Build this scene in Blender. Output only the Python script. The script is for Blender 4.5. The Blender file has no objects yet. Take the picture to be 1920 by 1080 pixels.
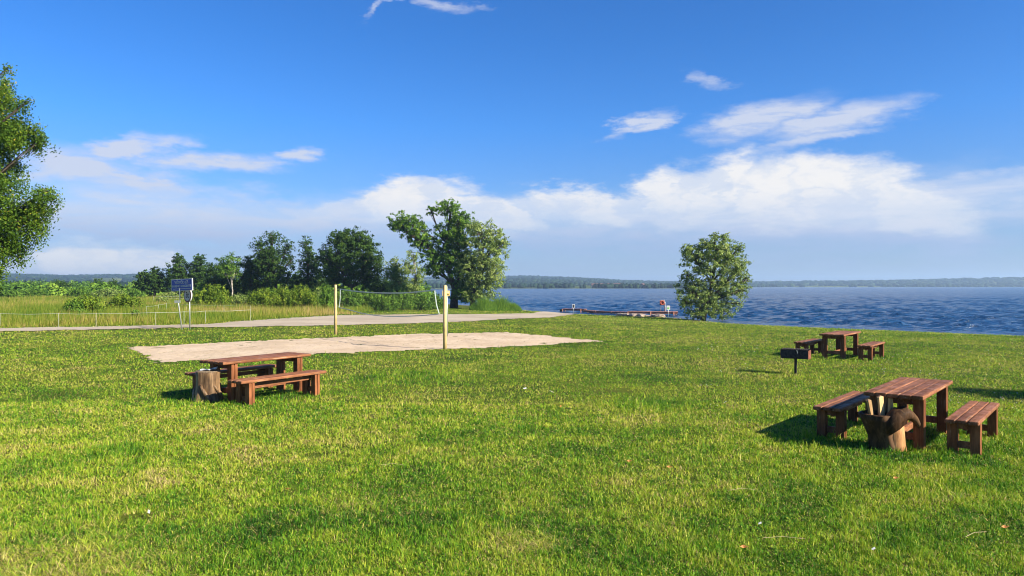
import bpy, math, random
import numpy as np
from mathutils import Vector, Matrix
R = math.radians
sc = bpy.context.scene
COL = sc.collection
random.seed(7)

# ------------------------------------------------------------------ camera, exposure
F, CX, CY, CAMZ = 1387.0, 960.0, 536.0, 2.2
cam = bpy.data.objects.new('camera', bpy.data.cameras.new('camera'))
COL.objects.link(cam)
cam.location = (0, 0, CAMZ)
cam.rotation_euler = (R(90) - math.atan(4 / F), 0, 0)
cam.data.sensor_width = 36
cam.data.lens = 36 * F / 1920
cam.data.clip_start = .1
cam.data.clip_end = 20000
sc.camera = cam
sc.view_settings.view_transform = 'Standard'
sc.view_settings.look = 'None'
sc.view_settings.gamma = 1
sc.view_settings.use_curve_mapping = False
sc.view_settings.exposure = 1.3
sc.cycles.pixel_filter_type = 'BLACKMAN_HARRIS'; sc.cycles.filter_width = 1.05

# ------------------------------------------------------------------ sun
SUN = Vector((1.62, -0.82, 1.0)).normalized()
SUN_EL = math.asin(SUN.z)
SUN_ROT = math.atan2(SUN.x, SUN.y)
sl = bpy.data.lights.new('sun', 'SUN')
sl.energy = 5.0; sl.angle = R(.5); sl.color = (1, .90, .72)
so = bpy.data.objects.new('sun', sl); COL.objects.link(so)
so.rotation_euler = SUN.to_track_quat('Z', 'Y').to_euler()

# ------------------------------------------------------------------ node helper
class NT:
    def __init__(s, tree): s.t = tree; s.n = tree.nodes; s.l = tree.links
    def new(s, typ, **kw):
        nd = s.n.new(typ)
        for k, v in kw.items():
            if k == 'ins':
                for a, b in v.items(): s.put(nd.inputs[a], b)
            else: setattr(nd, k, v)
        return nd
    def put(s, inp, v):
        if isinstance(v, bpy.types.NodeSocket): s.l.new(v, inp)
        elif isinstance(v, bpy.types.Node): s.l.new(v.outputs[0], inp)
        else: inp.default_value = v
    def math(s, op, a, b=0.0, c=0.0, clamp=False):
        nd = s.n.new('ShaderNodeMath'); nd.operation = op; nd.use_clamp = clamp
        s.put(nd.inputs[0], a); s.put(nd.inputs[1], b); s.put(nd.inputs[2], c)
        return nd.outputs[0]
    def mix(s, fac, a, b, typ='MIX'):
        nd = s.n.new('ShaderNodeMix'); nd.data_type = 'RGBA'; nd.blend_type = typ
        s.put(nd.inputs[0], fac); s.put(nd.inputs[6], a); s.put(nd.inputs[7], b)
        return nd.outputs[2]
    def ramp(s, fac, stops, interp='LINEAR'):
        nd = s.n.new('ShaderNodeValToRGB'); nd.color_ramp.interpolation = interp
        e = nd.color_ramp.elements
        while len(e) > 1: e.remove(e[0])
        for i, (p, c) in enumerate(stops):
            x = e[0] if i == 0 else e.new(p)
            x.position = p; x.color = (*c, 1) if len(c) == 3 else c
        s.put(nd.inputs[0], fac)
        return nd.outputs[0]
    def noise(s, vec, scale, detail=4, rough=.55, dist=0.0):
        nd = s.n.new('ShaderNodeTexNoise')
        if vec is not None: s.put(nd.inputs['Vector'], vec)
        nd.inputs['Scale'].default_value = scale; nd.inputs['Detail'].default_value = detail
        nd.inputs['Roughness'].default_value = rough; nd.inputs['Distortion'].default_value = dist
        return nd.outputs[0]
    def smooth(s, v, a, b, lo=0.0, hi=1.0):
        nd = s.n.new('ShaderNodeMapRange'); nd.interpolation_type = 'SMOOTHSTEP'
        s.put(nd.inputs[0], v); s.put(nd.inputs[1], a); s.put(nd.inputs[2], b)
        s.put(nd.inputs[3], lo); s.put(nd.inputs[4], hi)
        return nd.outputs[0]

# ------------------------------------------------------------------ world: Nishita sky + clouds placed by direction
w = bpy.data.worlds.new('World'); sc.world = w; w.use_nodes = True
N = NT(w.node_tree); N.n.clear()
sky = N.new('ShaderNodeTexSky', sky_type='NISHITA', sun_disc=False, sun_elevation=SUN_EL, sun_rotation=SUN_ROT,
            altitude=150, air_density=1.0, dust_density=.35, ozone_density=2.2)
tc = N.new('ShaderNodeTexCoord')
sep = N.new('ShaderNodeSeparateXYZ', ins={0: tc.outputs['Generated']})
az = N.math('ARCTAN2', sep.outputs[0], sep.outputs[1])
el = N.math('ARCSINE', sep.outputs[2])
# deeper, richer blue for the clear part of the sky
grade = N.ramp(N.math('MULTIPLY', el, 1 / .7, clamp=True),
               [(0, (.56, .70, 1.08)), (.12, (.50, .76, 1.20)), (.2, (.45, .79, 1.32)), (.3, (.32, .82, 1.49)), (.45, (.25, .76, 1.44)), (1, (.15, .62, 1.3))])
skyc = N.mix(1.0, sky.outputs[0], grade, 'MULTIPLY')
ae = N.new('ShaderNodeCombineXYZ', ins={0: az, 1: el, 2: 0.0})
st = N.new('ShaderNodeMapping', ins={0: ae.outputs[0]}); st.inputs['Scale'].default_value = (1, 2.6, 1)
wn = N.new('ShaderNodeTexNoise', ins={'Vector': st.outputs[0]}); wn.inputs['Scale'].default_value = 9; wn.inputs['Detail'].default_value = 9
wn.inputs['Roughness'].default_value = .66
off = N.new('ShaderNodeVectorMath', operation='SUBTRACT', ins={0: wn.outputs[1], 1: (.5, .5, .5)})
def warped(ax, ey):
    m = N.new('ShaderNodeVectorMath', operation='MULTIPLY', ins={0: off.outputs[0], 1: (ax, ey, 0)})
    return N.new('ShaderNodeVectorMath', operation='ADD', ins={0: ae.outputs[0], 1: m.outputs[0]}).outputs[0]
wp_s = warped(.15, .075)      # cumulus edges
wp_w = warped(.22, .045)     # wispy
fine = N.noise(st.outputs[0], 26, 7, .62)
big = N.noise(st.outputs[0], 6, 4, .5)
st2 = N.new('ShaderNodeMapping', ins={0: ae.outputs[0]}); st2.inputs['Scale'].default_value = (1, 7, 1); st2.inputs['Rotation'].default_value = (0, 0, R(8))
streak = N.noise(st2.outputs[0], 9, 6, .62, .6)
def a_e(px, py):
    a = math.atan((px - CX) / F); return a, math.atan((CY - py) / math.hypot(F, px - CX))
def blob(px, py, rx, ry, rot=0, src=None, inner=.35, gain=1.0):
    a, e = a_e(px, py)
    m = N.new('ShaderNodeMapping', vector_type='TEXTURE', ins={0: src})
    m.inputs['Location'].default_value = (a, e, 0); m.inputs['Rotation'].default_value = (0, 0, R(rot))
    m.inputs['Scale'].default_value = (rx / F, ry / F, 1)
    ln = N.new('ShaderNodeVectorMath', operation='LENGTH', ins={0: m.outputs[0]})
    return N.smooth(ln.outputs['Value'], 1.25, inner, 0.0, gain)
def union(bl):
    o = bl[0]
    for b in bl[1:]: o = N.math('MAXIMUM', o, b)
    return o
cum = union([blob(px, py, rx * 1.2, ry * 1.25, rt, wp_s, .66, g) for px, py, rx, ry, rt, g in [
    (1385, 345, 95, 50, 0, 1), (1480, 365, 150, 52, -3, 1), (1600, 362, 95, 46, -8, 1), (1700, 385, 100, 32, -20, .95), (1270, 360, 62, 34, 0, .95), (1330, 385, 90, 34, 0, .8),
    (1100, 384, 120, 28, -2, .95), (1010, 378, 40, 16, 0, .6),
    (765, 370, 100, 30, 8, 1), (870, 390, 110, 30, -12, 1), (950, 408, 50, 18, -14, 1), (680, 382, 80, 18, 8, .6),
    (165, 488, 62, 28, 0, .85), (215, 500, 50, 14, 0, .6), (75, 495, 45, 18, 0, .55), (288, 486, 40, 20, 0, .8)]])
body = union([blob(px, py, rx * 1.1, ry * 1.15, rt, wp_s, .3, g) for px, py, rx, ry, rt, g in [
    (1480, 405, 330, 75, 0, .85), (1720, 425, 120, 55, -14, .8), (1770, 440, 60, 42, -35, .75), (1850, 356, 190, 26, 2, .75), (1830, 385, 170, 40, 0, .6), (1120, 425, 260, 60, 0, .7),
    (800, 415, 300, 60, 0, .72), (470, 412, 400, 44, 0, .85), (210, 405, 260, 52, 0, .85), (330, 455, 500, 50, 0, .4)]])
wisp = union([blob(px, py, rx, ry, rt, wp_w, .1, g) for px, py, rx, ry, rt, g in [
    (240, 278, 85, 26, 12, 1), (175, 310, 150, 34, -4, 1), (260, 330, 90, 22, -14, .9), (100, 315, 90, 20, 10, .7), (410, 303, 120, 20, 0, 1), (560, 290, 60, 15, 4, .9),
    (1205, 230, 78, 17, 14, .95), (1440, 222, 120, 34, 8, 1), (1570, 225, 120, 24, 10, .85), (1545, 258, 90, 14, 8, .65),
    (1335, 146, 50, 13, -12, .5), (712, 22, 36, 10, 25, .5), (815, 8, 60, 10, -5, .5), (1500, 190, 90, 14, 8, .2)]])
veil = N.math('MULTIPLY', N.smooth(el, .115, .055), N.smooth(streak, .25, .7, .6, .95))
cumd = N.math('MULTIPLY', N.math('MULTIPLY', cum, N.smooth(fine, .25, .5, .80, 1.0)), N.math('MAXIMUM', N.smooth(el, .085, .125, .45, 1.0), N.smooth(el, .05, .04)))
bodd = N.math('MULTIPLY', body, N.smooth(streak, .25, .65, .55, 1.1))
wisd = N.math('MULTIPLY', wisp, N.smooth(streak, .30, .56, .55, 1.25))
# colours of the cloud (it is far bigger than the scene; its lit tops face the sun on the right)
warm = N.mix(N.smooth(N.noise(wp_s, 17, 5, .6), .40, .58), (6.0, 6.4, 7.2, 1), (7.9, 7.65, 7.4, 1))
c1 = N.mix(N.math('MULTIPLY', veil, .42), skyc, (2.8, 3.7, 6.0, 1))
c1 = N.mix(N.math('MINIMUM', bodd, 1.0), c1, N.mix(N.smooth(el, .045, .10), (3.4, 4.2, 6.2, 1), (5.6, 6.0, 7.1, 1)))
c1 = N.mix(N.math('MINIMUM', wisd, .9), c1, (5.4, 5.8, 6.9, 1))
c1 = N.mix(N.math('MINIMUM', N.math('MULTIPLY', cumd, .95), 1.0), c1, warm)
bg = N.new('ShaderNodeBackground', ins={0: c1, 1: .0504})
N.l.new(bg.outputs[0], N.new('ShaderNodeOutputWorld').inputs[0])
w.cycles.sampling_method = 'MANUAL'; w.cycles.sample_map_resolution = 512

# ------------------------------------------------------------------ basic builders
def link(o, parent=None):
    COL.objects.link(o)
    if parent is not None: o.parent = parent
    return o
def tag(o, label=None, cat=None, group=None, kind=None):
    for k, v in (('label', label), ('category', cat), ('group', group), ('kind', kind)):
        if v: o[k] = v
    return o
def empty(name, loc, rz=0, **kw):
    o = bpy.data.objects.new(name, None); o.empty_display_size = .2
    o.location = loc; o.rotation_euler = (0, 0, rz); link(o); tag(o, **kw); return o
def copy_tree(o, parent=None):
    c = o.copy(); link(c); c.parent = parent
    for ch in list(o.children): copy_tree(ch, c)
    return c
def np_mesh(name, V, loops, totals, mat, parent=None, tint=None, smooth=False):
    me = bpy.data.meshes.new(name)
    V = np.asarray(V, np.float32); loops = np.asarray(loops, np.int32).ravel(); totals = np.asarray(totals, np.int32)
    me.vertices.add(len(V)); me.vertices.foreach_set('co', V.ravel())
    me.loops.add(len(loops)); me.loops.foreach_set('vertex_index', loops)
    me.polygons.add(len(totals))
    me.polygons.foreach_set('loop_start', np.concatenate([[0], np.cumsum(totals)[:-1]]).astype(np.int32))
    me.polygons.foreach_set('loop_total', totals)
    if smooth: me.polygons.foreach_set('use_smooth', np.ones(len(totals), bool))
    me.update(calc_edges=True)
    if tint is not None:
        a = me.attributes.new('tint', 'FLOAT', 'POINT'); a.data.foreach_set('value', np.asarray(tint, np.float32))
    me.materials.append(mat)
    return link(bpy.data.objects.new(name, me), parent)
class MB:
    def __init__(s): s.v = []; s.f = []
    def add(s, V, Fc):
        b = len(s.v); s.v += [tuple(p) for p in V]; s.f += [tuple(i + b for i in f) for f in Fc]; return s
    def box(s, c, size, rot=None):
        c = Vector(c); hx, hy, hz = [a / 2 for a in size]
        V = [Vector((x, y, z)) for x in (-hx, hx) for y in (-hy, hy) for z in (-hz, hz)]
        if rot is not None: V = [rot @ v for v in V]
        return s.add([v + c for v in V], [(0, 1, 3, 2), (4, 6, 7, 5), (0, 4, 5, 1), (2, 3, 7, 6), (0, 2, 6, 4), (1, 5, 7, 3)])
    def tube(s, pts, rad, n=8, caps=True, wob=0, sy=1.0):
        pts = [Vector(p) for p in pts]
        if not hasattr(rad, '__len__'): rad = [rad] * len(pts)
        V = []; up = Vector((0, 0, 1)); prev = None
        for i, p in enumerate(pts):
            d = (pts[min(i + 1, len(pts) - 1)] - pts[max(i - 1, 0)]).normalized()
            if prev is None:
                a = d.cross(up if abs(d.z) < .9 else Vector((1, 0, 0))).normalized()
            else:
                a = (prev - d * prev.dot(d)).normalized()
            prev = a; b = d.cross(a)
            for k in range(n):
                t = 2 * math.pi * k / n; r = rad[i] * (1 + wob * random.uniform(-1, 1))
                V.append(p + a * math.cos(t) * r + b * math.sin(t) * r * sy)
        Fc = [(i * n + k, i * n + (k + 1) % n, (i + 1) * n + (k + 1) % n, (i + 1) * n + k) for i in range(len(pts) - 1) for k in range(n)]
        if caps: Fc += [tuple(range(n))[::-1], tuple((len(pts) - 1) * n + k for k in range(n))]
        return s.add(V, Fc)
    def build(s, name, mat, parent=None, smooth=False, bevel=0, seg=2):
        me = bpy.data.meshes.new(name); me.from_pydata(s.v, [], s.f); me.update()
        if smooth:
            for p in me.polygons: p.use_smooth = True
        me.materials.append(mat)
        o = link(bpy.data.objects.new(name, me), parent)
        if bevel:
            m = o.modifiers.new('bevel', 'BEVEL'); m.width = bevel; m.segments = seg; m.limit_method = 'ANGLE'
        return o

# ------------------------------------------------------------------ numpy value noise
def vnoise(x, y, seed=0):
    xi = np.floor(x).astype(np.int64); yi = np.floor(y).astype(np.int64); xf = x - xi; yf = y - yi
    def h(a, b):
        n = (a * 374761393 + b * 668265263 + seed * 974711) & 0xffffffff
        n = ((n ^ (n >> 13)) * 1274126177) & 0xffffffff
        return ((n ^ (n >> 16)) & 0xffff) / 65535.0
    u = xf * xf * (3 - 2 * xf); v = yf * yf * (3 - 2 * yf)
    return (h(xi, yi) * (1 - u) + h(xi + 1, yi) * u) * (1 - v) + (h(xi, yi + 1) * (1 - u) + h(xi + 1, yi + 1) * u) * v
def fbm(x, y, seed=0, o=4):
    t = 0; a = .5
    for i in range(o): t = t + a * vnoise(x * 2 ** i, y * 2 ** i, seed + i); a *= .5
    return t / (1 - .5 ** o)
def sstep(t): t = np.clip(t, 0, 1); return t * t * (3 - 2 * t)

# ------------------------------------------------------------------ terrain height
WATER = -.9
LAKE = np.array([(31.6, 45.7), (27, 50.6), (21.7, 55.8), (17.9, 61), (16.8, 67), (15.5, 71.5), (12.2, 75), (8.5, 79.5), (6, 83), (2.8, 91), (0.2, 97),
                 (-3, 108), (-10, 125), (-25, 150), (-60, 220), (-150, 420), (-160, 640), (-60, 830), (26, 860), (190, 880), (290, 1000),
                 (560, 1700), (700, 1900), (1400, 1960), (2500, 2000), (4800, 1700), (4800, -600), (260, -500), (110, -60), (62, 18), (42, 37)], float)
def inpoly(P, X, Y):
    X = np.asarray(X, float); Y = np.asarray(Y, float); ins = np.zeros(X.shape, bool)
    n = len(P)
    for i in range(n):
        x0, y0 = P[i]; x1, y1 = P[(i + 1) % n]
        if y0 == y1: continue
        c = ((y0 > Y) != (y1 > Y)) & (X < (x1 - x0) * (Y - y0) / (y1 - y0) + x0)
        ins ^= c
    return ins
def pdist(P, X, Y, closed=True):
    d = np.full(np.shape(X), 1e9); n = len(P)
    for i in range(n if closed else n - 1):
        a = P[i]; b = P[(i + 1) % n]; e = b - a
        t = np.clip(((X - a[0]) * e[0] + (Y - a[1]) * e[1]) / (e @ e), 0, 1)
        d = np.minimum(d, np.hypot(X - a[0] - t * e[0], Y - a[1] - t * e[1]))
    return d
def shore(X, Y):
    d = pdist(LAKE, X, Y); return np.where(inpoly(LAKE, X, Y), -d, d)
HX = [-700, 0, 130, 260, 400, 785, 900, 980, 1060, 1160, 1260, 1420, 1700, 1920, 2600]
HY = [518, 517, 519, 516, 520, 521, 519, 517, 520, 525, 527, 528, 525, 522, 520]
def H(X, Y):
    X = np.asarray(X, float); Y = np.asarray(Y, float)
    s = shore(X, Y) + .8 * (fbm(X * .25, Y * .25, 3) - .5)
    z = np.where(s > 0, WATER * (1 - np.clip(s / 45, 0, 1)) ** 2, WATER + np.maximum(s * .09, -2.5))
    r = np.hypot(X, Y)
    z = z + .10 * (fbm(X * .11, Y * .11, 11, 3) - .5) * np.clip(s / 10, 0, 1)
    px = np.where(Y > 1, CX + F * np.clip(X / np.maximum(Y, 1), -2, 2), CX + F * 2 * np.sign(X))
    h = (CY - np.interp(px, HX, HY)) / F * 2900 - 6
    r0 = np.where(px > 1330, 1900., 880.)
    hill = h * sstep((r - r0) / (2900 - r0)) * sstep(s / 500)
    hill = hill + 7 * (fbm(X * .004, Y * .004, 5) - .5) * sstep((r - r0) / 500) * sstep(s / 200)
    return z + hill
def G(px, py):
    t = np.arange(3, 300, .05)
    x = (px - CX) / F * t; z = CAMZ - (py - CY) / F * t
    i = int(np.argmax(z < H(x, t)))
    return float(x[i]), float(t[i])
def Hs(x, y): return float(H(np.array([x]), np.array([y]))[0])
def GZ(px, py): x, y = G(px, py); return Vector((x, y, Hs(x, y)))
def XY(px, d): return (px - CX) / F * d, d
def ZZ(py, d): return CAMZ - (py - CY) / F * d

# ------------------------------------------------------------------ materials
def mat(name):
    m = bpy.data.materials.new(name); m.use_nodes = True
    t = NT(m.node_tree); t.n.clear(); out = t.new('ShaderNodeOutputMaterial')
    return m, t, out
def pbsdf(t, out, col, rough=.7, spec=.3, bump=None, bstr=.3, bdist=.01, metal=0.0):
    b = t.new('ShaderNodeBsdfPrincipled')
    t.put(b.inputs['Base Color'], col if not (isinstance(col, tuple) and len(col) == 3) else (*col, 1))
    t.put(b.inputs['Roughness'], rough); b.inputs['Specular IOR Level'].default_value = spec; b.inputs['Metallic'].default_value = metal
    if bump is not None:
        bn = t.new('ShaderNodeBump', ins={'Height': bump}); bn.inputs['Strength'].default_value = bstr; bn.inputs['Distance'].default_value = bdist
        t.l.new(bn.outputs[0], b.inputs['Normal'])
    t.l.new(b.outputs[0], out.inputs[0]); return b
def plain(name, col, rough=.6, spec=.3, var=.18, scale=12, metal=0.0, bstr=.2):
    m, t, out = mat(name); tc = t.new('ShaderNodeTexCoord')
    n = t.noise(tc.outputs['Object'], scale, 5, .6)
    c = t.mix(t.smooth(n, .3, .7), tuple(a * (1 - var) for a in col) + (1,), tuple(min(1, a * (1 + var)) for a in col) + (1,))
    pbsdf(t, out, c, rough, spec, n, bstr, .01, metal); return m
def leafmat(name, stops, trans=.24, rough=.68):
    m, t, out = mat(name)
    a = t.new('ShaderNodeAttribute', attribute_name='tint', attribute_type='GEOMETRY')
    c = t.ramp(a.outputs['Fac'], stops)
    b = t.new('ShaderNodeBsdfPrincipled', ins={'Base Color': c, 'Roughness': rough}); b.inputs['Specular IOR Level'].default_value = .14
    tr = t.new('ShaderNodeBsdfTranslucent', ins={0: t.mix(1.0, c, (1.15, 1.25, .55, 1), 'MULTIPLY')})
    mx = t.new('ShaderNodeMixShader', ins={0: trans, 1: b.outputs[0], 2: tr.outputs[0]})
    t.l.new(mx.outputs[0], out.inputs[0]); return m
def woodmat(name, dark, light, wear, wearamt=.5, scale=1.0, axis='X', spec=.3):
    m, t, out = mat(name); tc = t.new('ShaderNodeTexCoord')
    sc_ = {'X': (2, 26, 26), 'Y': (26, 2, 26), 'Z': (26, 26, 2)}[axis]
    mp = t.new('ShaderNodeMapping', ins={0: tc.outputs['Object']}); mp.inputs['Scale'].default_value = tuple(a * scale for a in sc_)
    g = t.noise(mp.outputs[0], 1.6, 6, .65, .8); g2 = t.noise(tc.outputs['Object'], 5, 4, .6)
    c = t.mix(t.smooth(g, .32, .68), (*dark, 1), (*light, 1))
    c = t.mix(t.smooth(g2, .35, .75, 0, .5), c, (*[a * .6 for a in dark], 1))
    oi = t.new('ShaderNodeObjectInfo')
    mp3 = t.new('ShaderNodeMapping', ins={0: tc.outputs['Object'], 1: t.new('ShaderNodeCombineXYZ', ins={0: t.math('MULTIPLY', oi.outputs['Random'], 40.0), 1: t.math('MULTIPLY', oi.outputs['Random'], 23.0)}).outputs[0]}); mp3.inputs['Scale'].default_value = (.5, 6.8, .5) if axis == 'X' else (3, 3, .8)
    g3 = t.noise(mp3.outputs[0], 1.0, 3, .6)
    c = t.mix(t.smooth(g3, .35, .65), t.mix(1.0, c, (.68, .66, .66, 1), 'MULTIPLY'), t.mix(1.0, c, (1.25, 1.28, 1.34, 1), 'MULTIPLY'))
    mp2 = t.new('ShaderNodeMapping', ins={0: tc.outputs['Object']}); mp2.inputs['Scale'].default_value = tuple(a * .35 for a in sc_)
    ww = t.noise(mp2.outputs[0], 3.1, 7, .7, .4)
    c = t.mix(t.math('MULTIPLY', t.smooth(ww, .58, .66), wearamt), c, (*wear, 1))
    pbsdf(t, out, c, t.smooth(g2, .3, .7, .45, .75), spec, t.math('ADD', g, t.math('MULTIPLY', ww, .4)), .45, .006); return m

M = {}
M['table'] = woodmat('brown_stained_wood', (.15, .058, .026), (.285, .118, .052), (.46, .32, .21), .55, spec=.15)
M['table_leg'] = woodmat('brown_stained_wood_upright', (.145, .052, .020), (.27, .102, .040), (.42, .28, .18), .4, axis='Z', spec=.12)
M['post'] = woodmat('pale_yellow_wood', (.43, .30, .12), (.53, .40, .175), (.3, .17, .07), .35, axis='Z', scale=.5)
M['stump'] = woodmat('weathered_stump', (.07, .038, .018), (.29, .18, .09), (.04, .022, .012), .85, axis='Z', scale=.5)
M['stump_cut'] = plain('grey_cut_wood', (.20, .145, .09), .8, .2, .35, 30)
M['dark_stump'] = woodmat('dark_root_wood', (.045, .024, .012), (.13, .072, .036), (.22, .14, .08), .5, axis='Z', scale=.4, spec=.06)
M['bare_stump'] = woodmat('bare_orange_wood', (.26, .12, .045), (.46, .25, .11), (.14, .06, .025), .4, axis='Z', scale=.5, spec=.06)
M['firewood'] = woodmat('fresh_split_wood', (.46, .28, .12), (.62, .41, .20), (.45, .25, .1), .3, axis='Z')
M['bark_piece'] = plain('firewood_bark', (.09, .055, .035), .9, .1, .4, 40)
M['rust'] = plain('rusty_iron', (.16, .055, .03), .85, .3, .5, 25)
M['soot'] = plain('sooty_iron', (.035, .028, .026), .8, .3, .5, 25)
M['galv'] = plain('galvanised_steel', (.38, .41, .37), .45, .5, .12, 15, .5)
M['blue'] = plain('blue_sign_enamel', (.012, .05, .33), .35, .5, .12, 6)
M['white'] = plain('white_paint', (.52, .52, .50), .5, .4, .06, 9)
M['black'] = plain('black_paint', (.015, .015, .018), .5, .4, .2, 9)
M['redring'] = plain('faded_red_paint', (.17, .045, .035), .5, .4, .2, 9)
M['yellow'] = plain('yellow_board', (.72, .50, .14), .5, .4, .12, 9)
M['rope'] = plain('pale_net_band', (.42, .50, .44), .7, .2, .15, 20)
M['net'] = plain('thin_net_cord', (.10, .12, .10), .8, .2, .15, 20)
M['tape'] = plain('white_fence_tape', (.5, .52, .46), .6, .3, .05, 9)
M['dock'] = woodmat('dock_planks', (.24, .09, .055), (.42, .20, .13), (.5, .4, .33), .5)
M['rock'] = plain('shore_rock', (.34, .27, .22), .85, .2, .35, 3, 0, .6)
M['orange'] = plain('orange_lifebuoy', (.48, .11, .06), .45, .4, .12, 9)
M['green'] = plain('green_print', (.12, .38, .08), .5, .4, .12, 9)
M['foil'] = plain('crumpled_white_wrapper', (.72, .74, .74), .3, .6, .2, 60, .3, .8)
M['paper'] = plain('white_paper', (.78, .77, .72), .7, .2, .08, 30)
M['dryleaf'] = plain('dry_leaf', (.50, .22, .07), .7, .2, .35, 60)
M['twig'] = plain('pale_twig', (.48, .38, .22), .8, .2, .3, 60)
M['bark'] = plain('tree_bark', (.075, .06, .045), .9, .15, .4, 6, 0, .7)
M['palebark'] = plain('pale_bark', (.34, .31, .26), .85, .15, .4, 5, 0, .5)
M['plaster'] = plain('house_plaster', (.62, .58, .52), .8, .2, .1, 1)
M['roof'] = plain('house_roof', (.12, .07, .06), .8, .2, .2, 1)
G1 = leafmat('leaves_dark', [(0, (0.014, 0.038, 0.007)), (.45, (0.035, 0.080, 0.012)), (.8, (0.067, 0.128, 0.016)), (1, (0.111, 0.170, 0.026))])
G2 = leafmat('leaves_mid', [(0, (0.034, 0.084, 0.014)), (.45, (0.086, 0.180, 0.021)), (.8, (0.164, 0.277, 0.028)), (1, (0.250, 0.348, 0.047))])
G3 = leafmat('leaves_willow', [(0, (0.073, 0.120, 0.030)), (.45, (0.165, 0.240, 0.056)), (.8, (0.291, 0.356, 0.093)), (1, (0.446, 0.479, 0.173))])
G4 = leafmat('leaves_bright', [(0, (0.046, 0.097, 0.013)), (.45, (0.126, 0.204, 0.017)), (.8, (0.225, 0.295, 0.023)), (1, (0.343, 0.374, 0.049))])
G5 = leafmat('leaves_birch', [(0, (0.023, 0.058, 0.008)), (.5, (0.065, 0.132, 0.011)), (.85, (0.140, 0.211, 0.016)), (1, (0.383, 0.317, 0.038))])
GW = leafmat('far_wood_foliage', [(0, (.006, .018, .010)), (.5, (.012, .034, .014)), (1, (.030, .062, .018))], .2)
GR = leafmat('grass_blades', [(0, (0.013, 0.055, 0.005)), (.22, (0.062, 0.203, 0.012)), (.46, (0.211, 0.334, 0.019)), (.7, (0.411, 0.438, 0.043)), (.88, (0.473, 0.395, 0.146)), (.94, (0.534, 0.438, 0.182)), (1, (0.308, 0.220, 0.109))], .26, .55)
MD = leafmat('meadow_blades', [(0, (0.052, 0.129, 0.014)), (.35, (0.142, 0.230, 0.018)), (.65, (0.285, 0.304, 0.035)), (.85, (0.427, 0.331, 0.100)), (1, (0.475, 0.304, 0.150))], .38, .6)

# ground
m, t, out = mat('soil_and_turf')
tc_ = t.new('ShaderNodeTexCoord'); o_ = tc_.outputs['Object']
a1 = t.noise(o_, .35, 5, .6); a2 = t.noise(o_, 14, 5, .7); a3 = t.noise(o_, .012, 4, .6)
c = t.mix(t.smooth(a1, .35, .65), (.035, .065, .008, 1), (.085, .11, .012, 1))
c = t.mix(t.smooth(a2, .45, .7, 0, .7), c, (.055, .045, .015, 1))
c = t.mix(t.smooth(a3, .50, .62, 0, .7), c, (.24, .27, .06, 1))
gz = t.new('ShaderNodeSeparateXYZ', ins={0: o_})
c = t.mix(t.smooth(gz.outputs[2], WATER + .10, WATER + .02), c, (.16, .13, .075, 1))
pbsdf(t, out, c, .95, .05, a2, .6, .03); M['ground'] = m
# sand
m, t, out = mat('volleyball_sand')
tc_ = t.new('ShaderNodeTexCoord'); o_ = tc_.outputs['Object']
a1 = t.noise(o_, .5, 5, .6); a2 = t.noise(o_, 7, 6, .7); a3 = t.noise(o_, 60, 3, .7)
c = t.mix(t.smooth(a1, .3, .7), (.45, .345, .235, 1), (.56, .445, .32, 1))
c = t.mix(t.smooth(a2, .55, .63, 0, .6), c, (.27, .18, .105, 1))
pbsdf(t, out, c, .95, .1, t.math('ADD', a2, t.math('MULTIPLY', a3, .3)), .7, .03); M['sand'] = m
m, t, out = mat('packed_gravel')
tc_ = t.new('ShaderNodeTexCoord'); o_ = tc_.outputs['Object']
a1 = t.noise(o_, .25, 5, .6); a2 = t.noise(o_, 9, 6, .7); a3 = t.noise(o_, 45, 3, .8)
c = t.mix(t.smooth(a1, .3, .7), (.33, .275, .205, 1), (.44, .37, .28, 1))
c = t.mix(t.smooth(a2, .55, .75, 0, .4), c, (.27, .22, .15, 1))
pbsdf(t, out, c, .95, .1, t.math('ADD', a2, a3), .6, .02); M['gravel'] = m
# water
m, t, out = mat('lake_water')
tc_ = t.new('ShaderNodeTexCoord'); o_ = tc_.outputs['Object']
mp = t.new('ShaderNodeMapping', ins={0: o_}); mp.inputs['Scale'].default_value = (.75, 1.0, 1)
b1 = t.noise(mp.outputs[0], 1.5, 5, .65, .3); b2 = t.noise(mp.outputs[0], 2.6, 4, .6); b3 = t.noise(mp.outputs[0], .33, 4, .6, .4)
hgt = t.math('ADD', t.math('ADD', t.math('MULTIPLY', b1, 1.0), t.math('MULTIPLY', b3, 2.2)), t.math('MULTIPLY', b2, .22))
big_ = t.noise(o_, .02, 3, .5)
colw = t.mix(t.smooth(b1, .35, .65), (.005, .034, .098, 1), (.014, .066, .160, 1))
wb = pbsdf(t, out, colw, .16, .5, hgt, 1.0, .55)
wb.inputs['IOR'].default_value = 1.33
M['water'] = m

# ------------------------------------------------------------------ ground sheet
def axis(c, n, a, ext):
    b = math.asinh(ext / a); return c + a * np.sinh(b * np.linspace(-1, 1, n))
gx = axis(0, 380, 45, 5200); gy = axis(45, 380, 45, 5200)
XX, YY = np.meshgrid(gx, gy)
def gridmesh(name, XX, YY, Z, mat, **kw):
    r, c_ = XX.shape; idx = np.arange(r * c_).reshape(r, c_)
    q = np.stack([idx[:-1, :-1], idx[:-1, 1:], idx[1:, 1:], idx[1:, :-1]], -1).reshape(-1, 4)
    return np_mesh(name, np.stack([XX, YY, Z], -1).reshape(-1, 3), q, np.full(len(q), 4), mat, smooth=True, **kw)
tag(gridmesh('ground', XX, YY, H(XX, YY), M['ground']), kind='structure', label='grassy lakeside ground and far hills')

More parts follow.
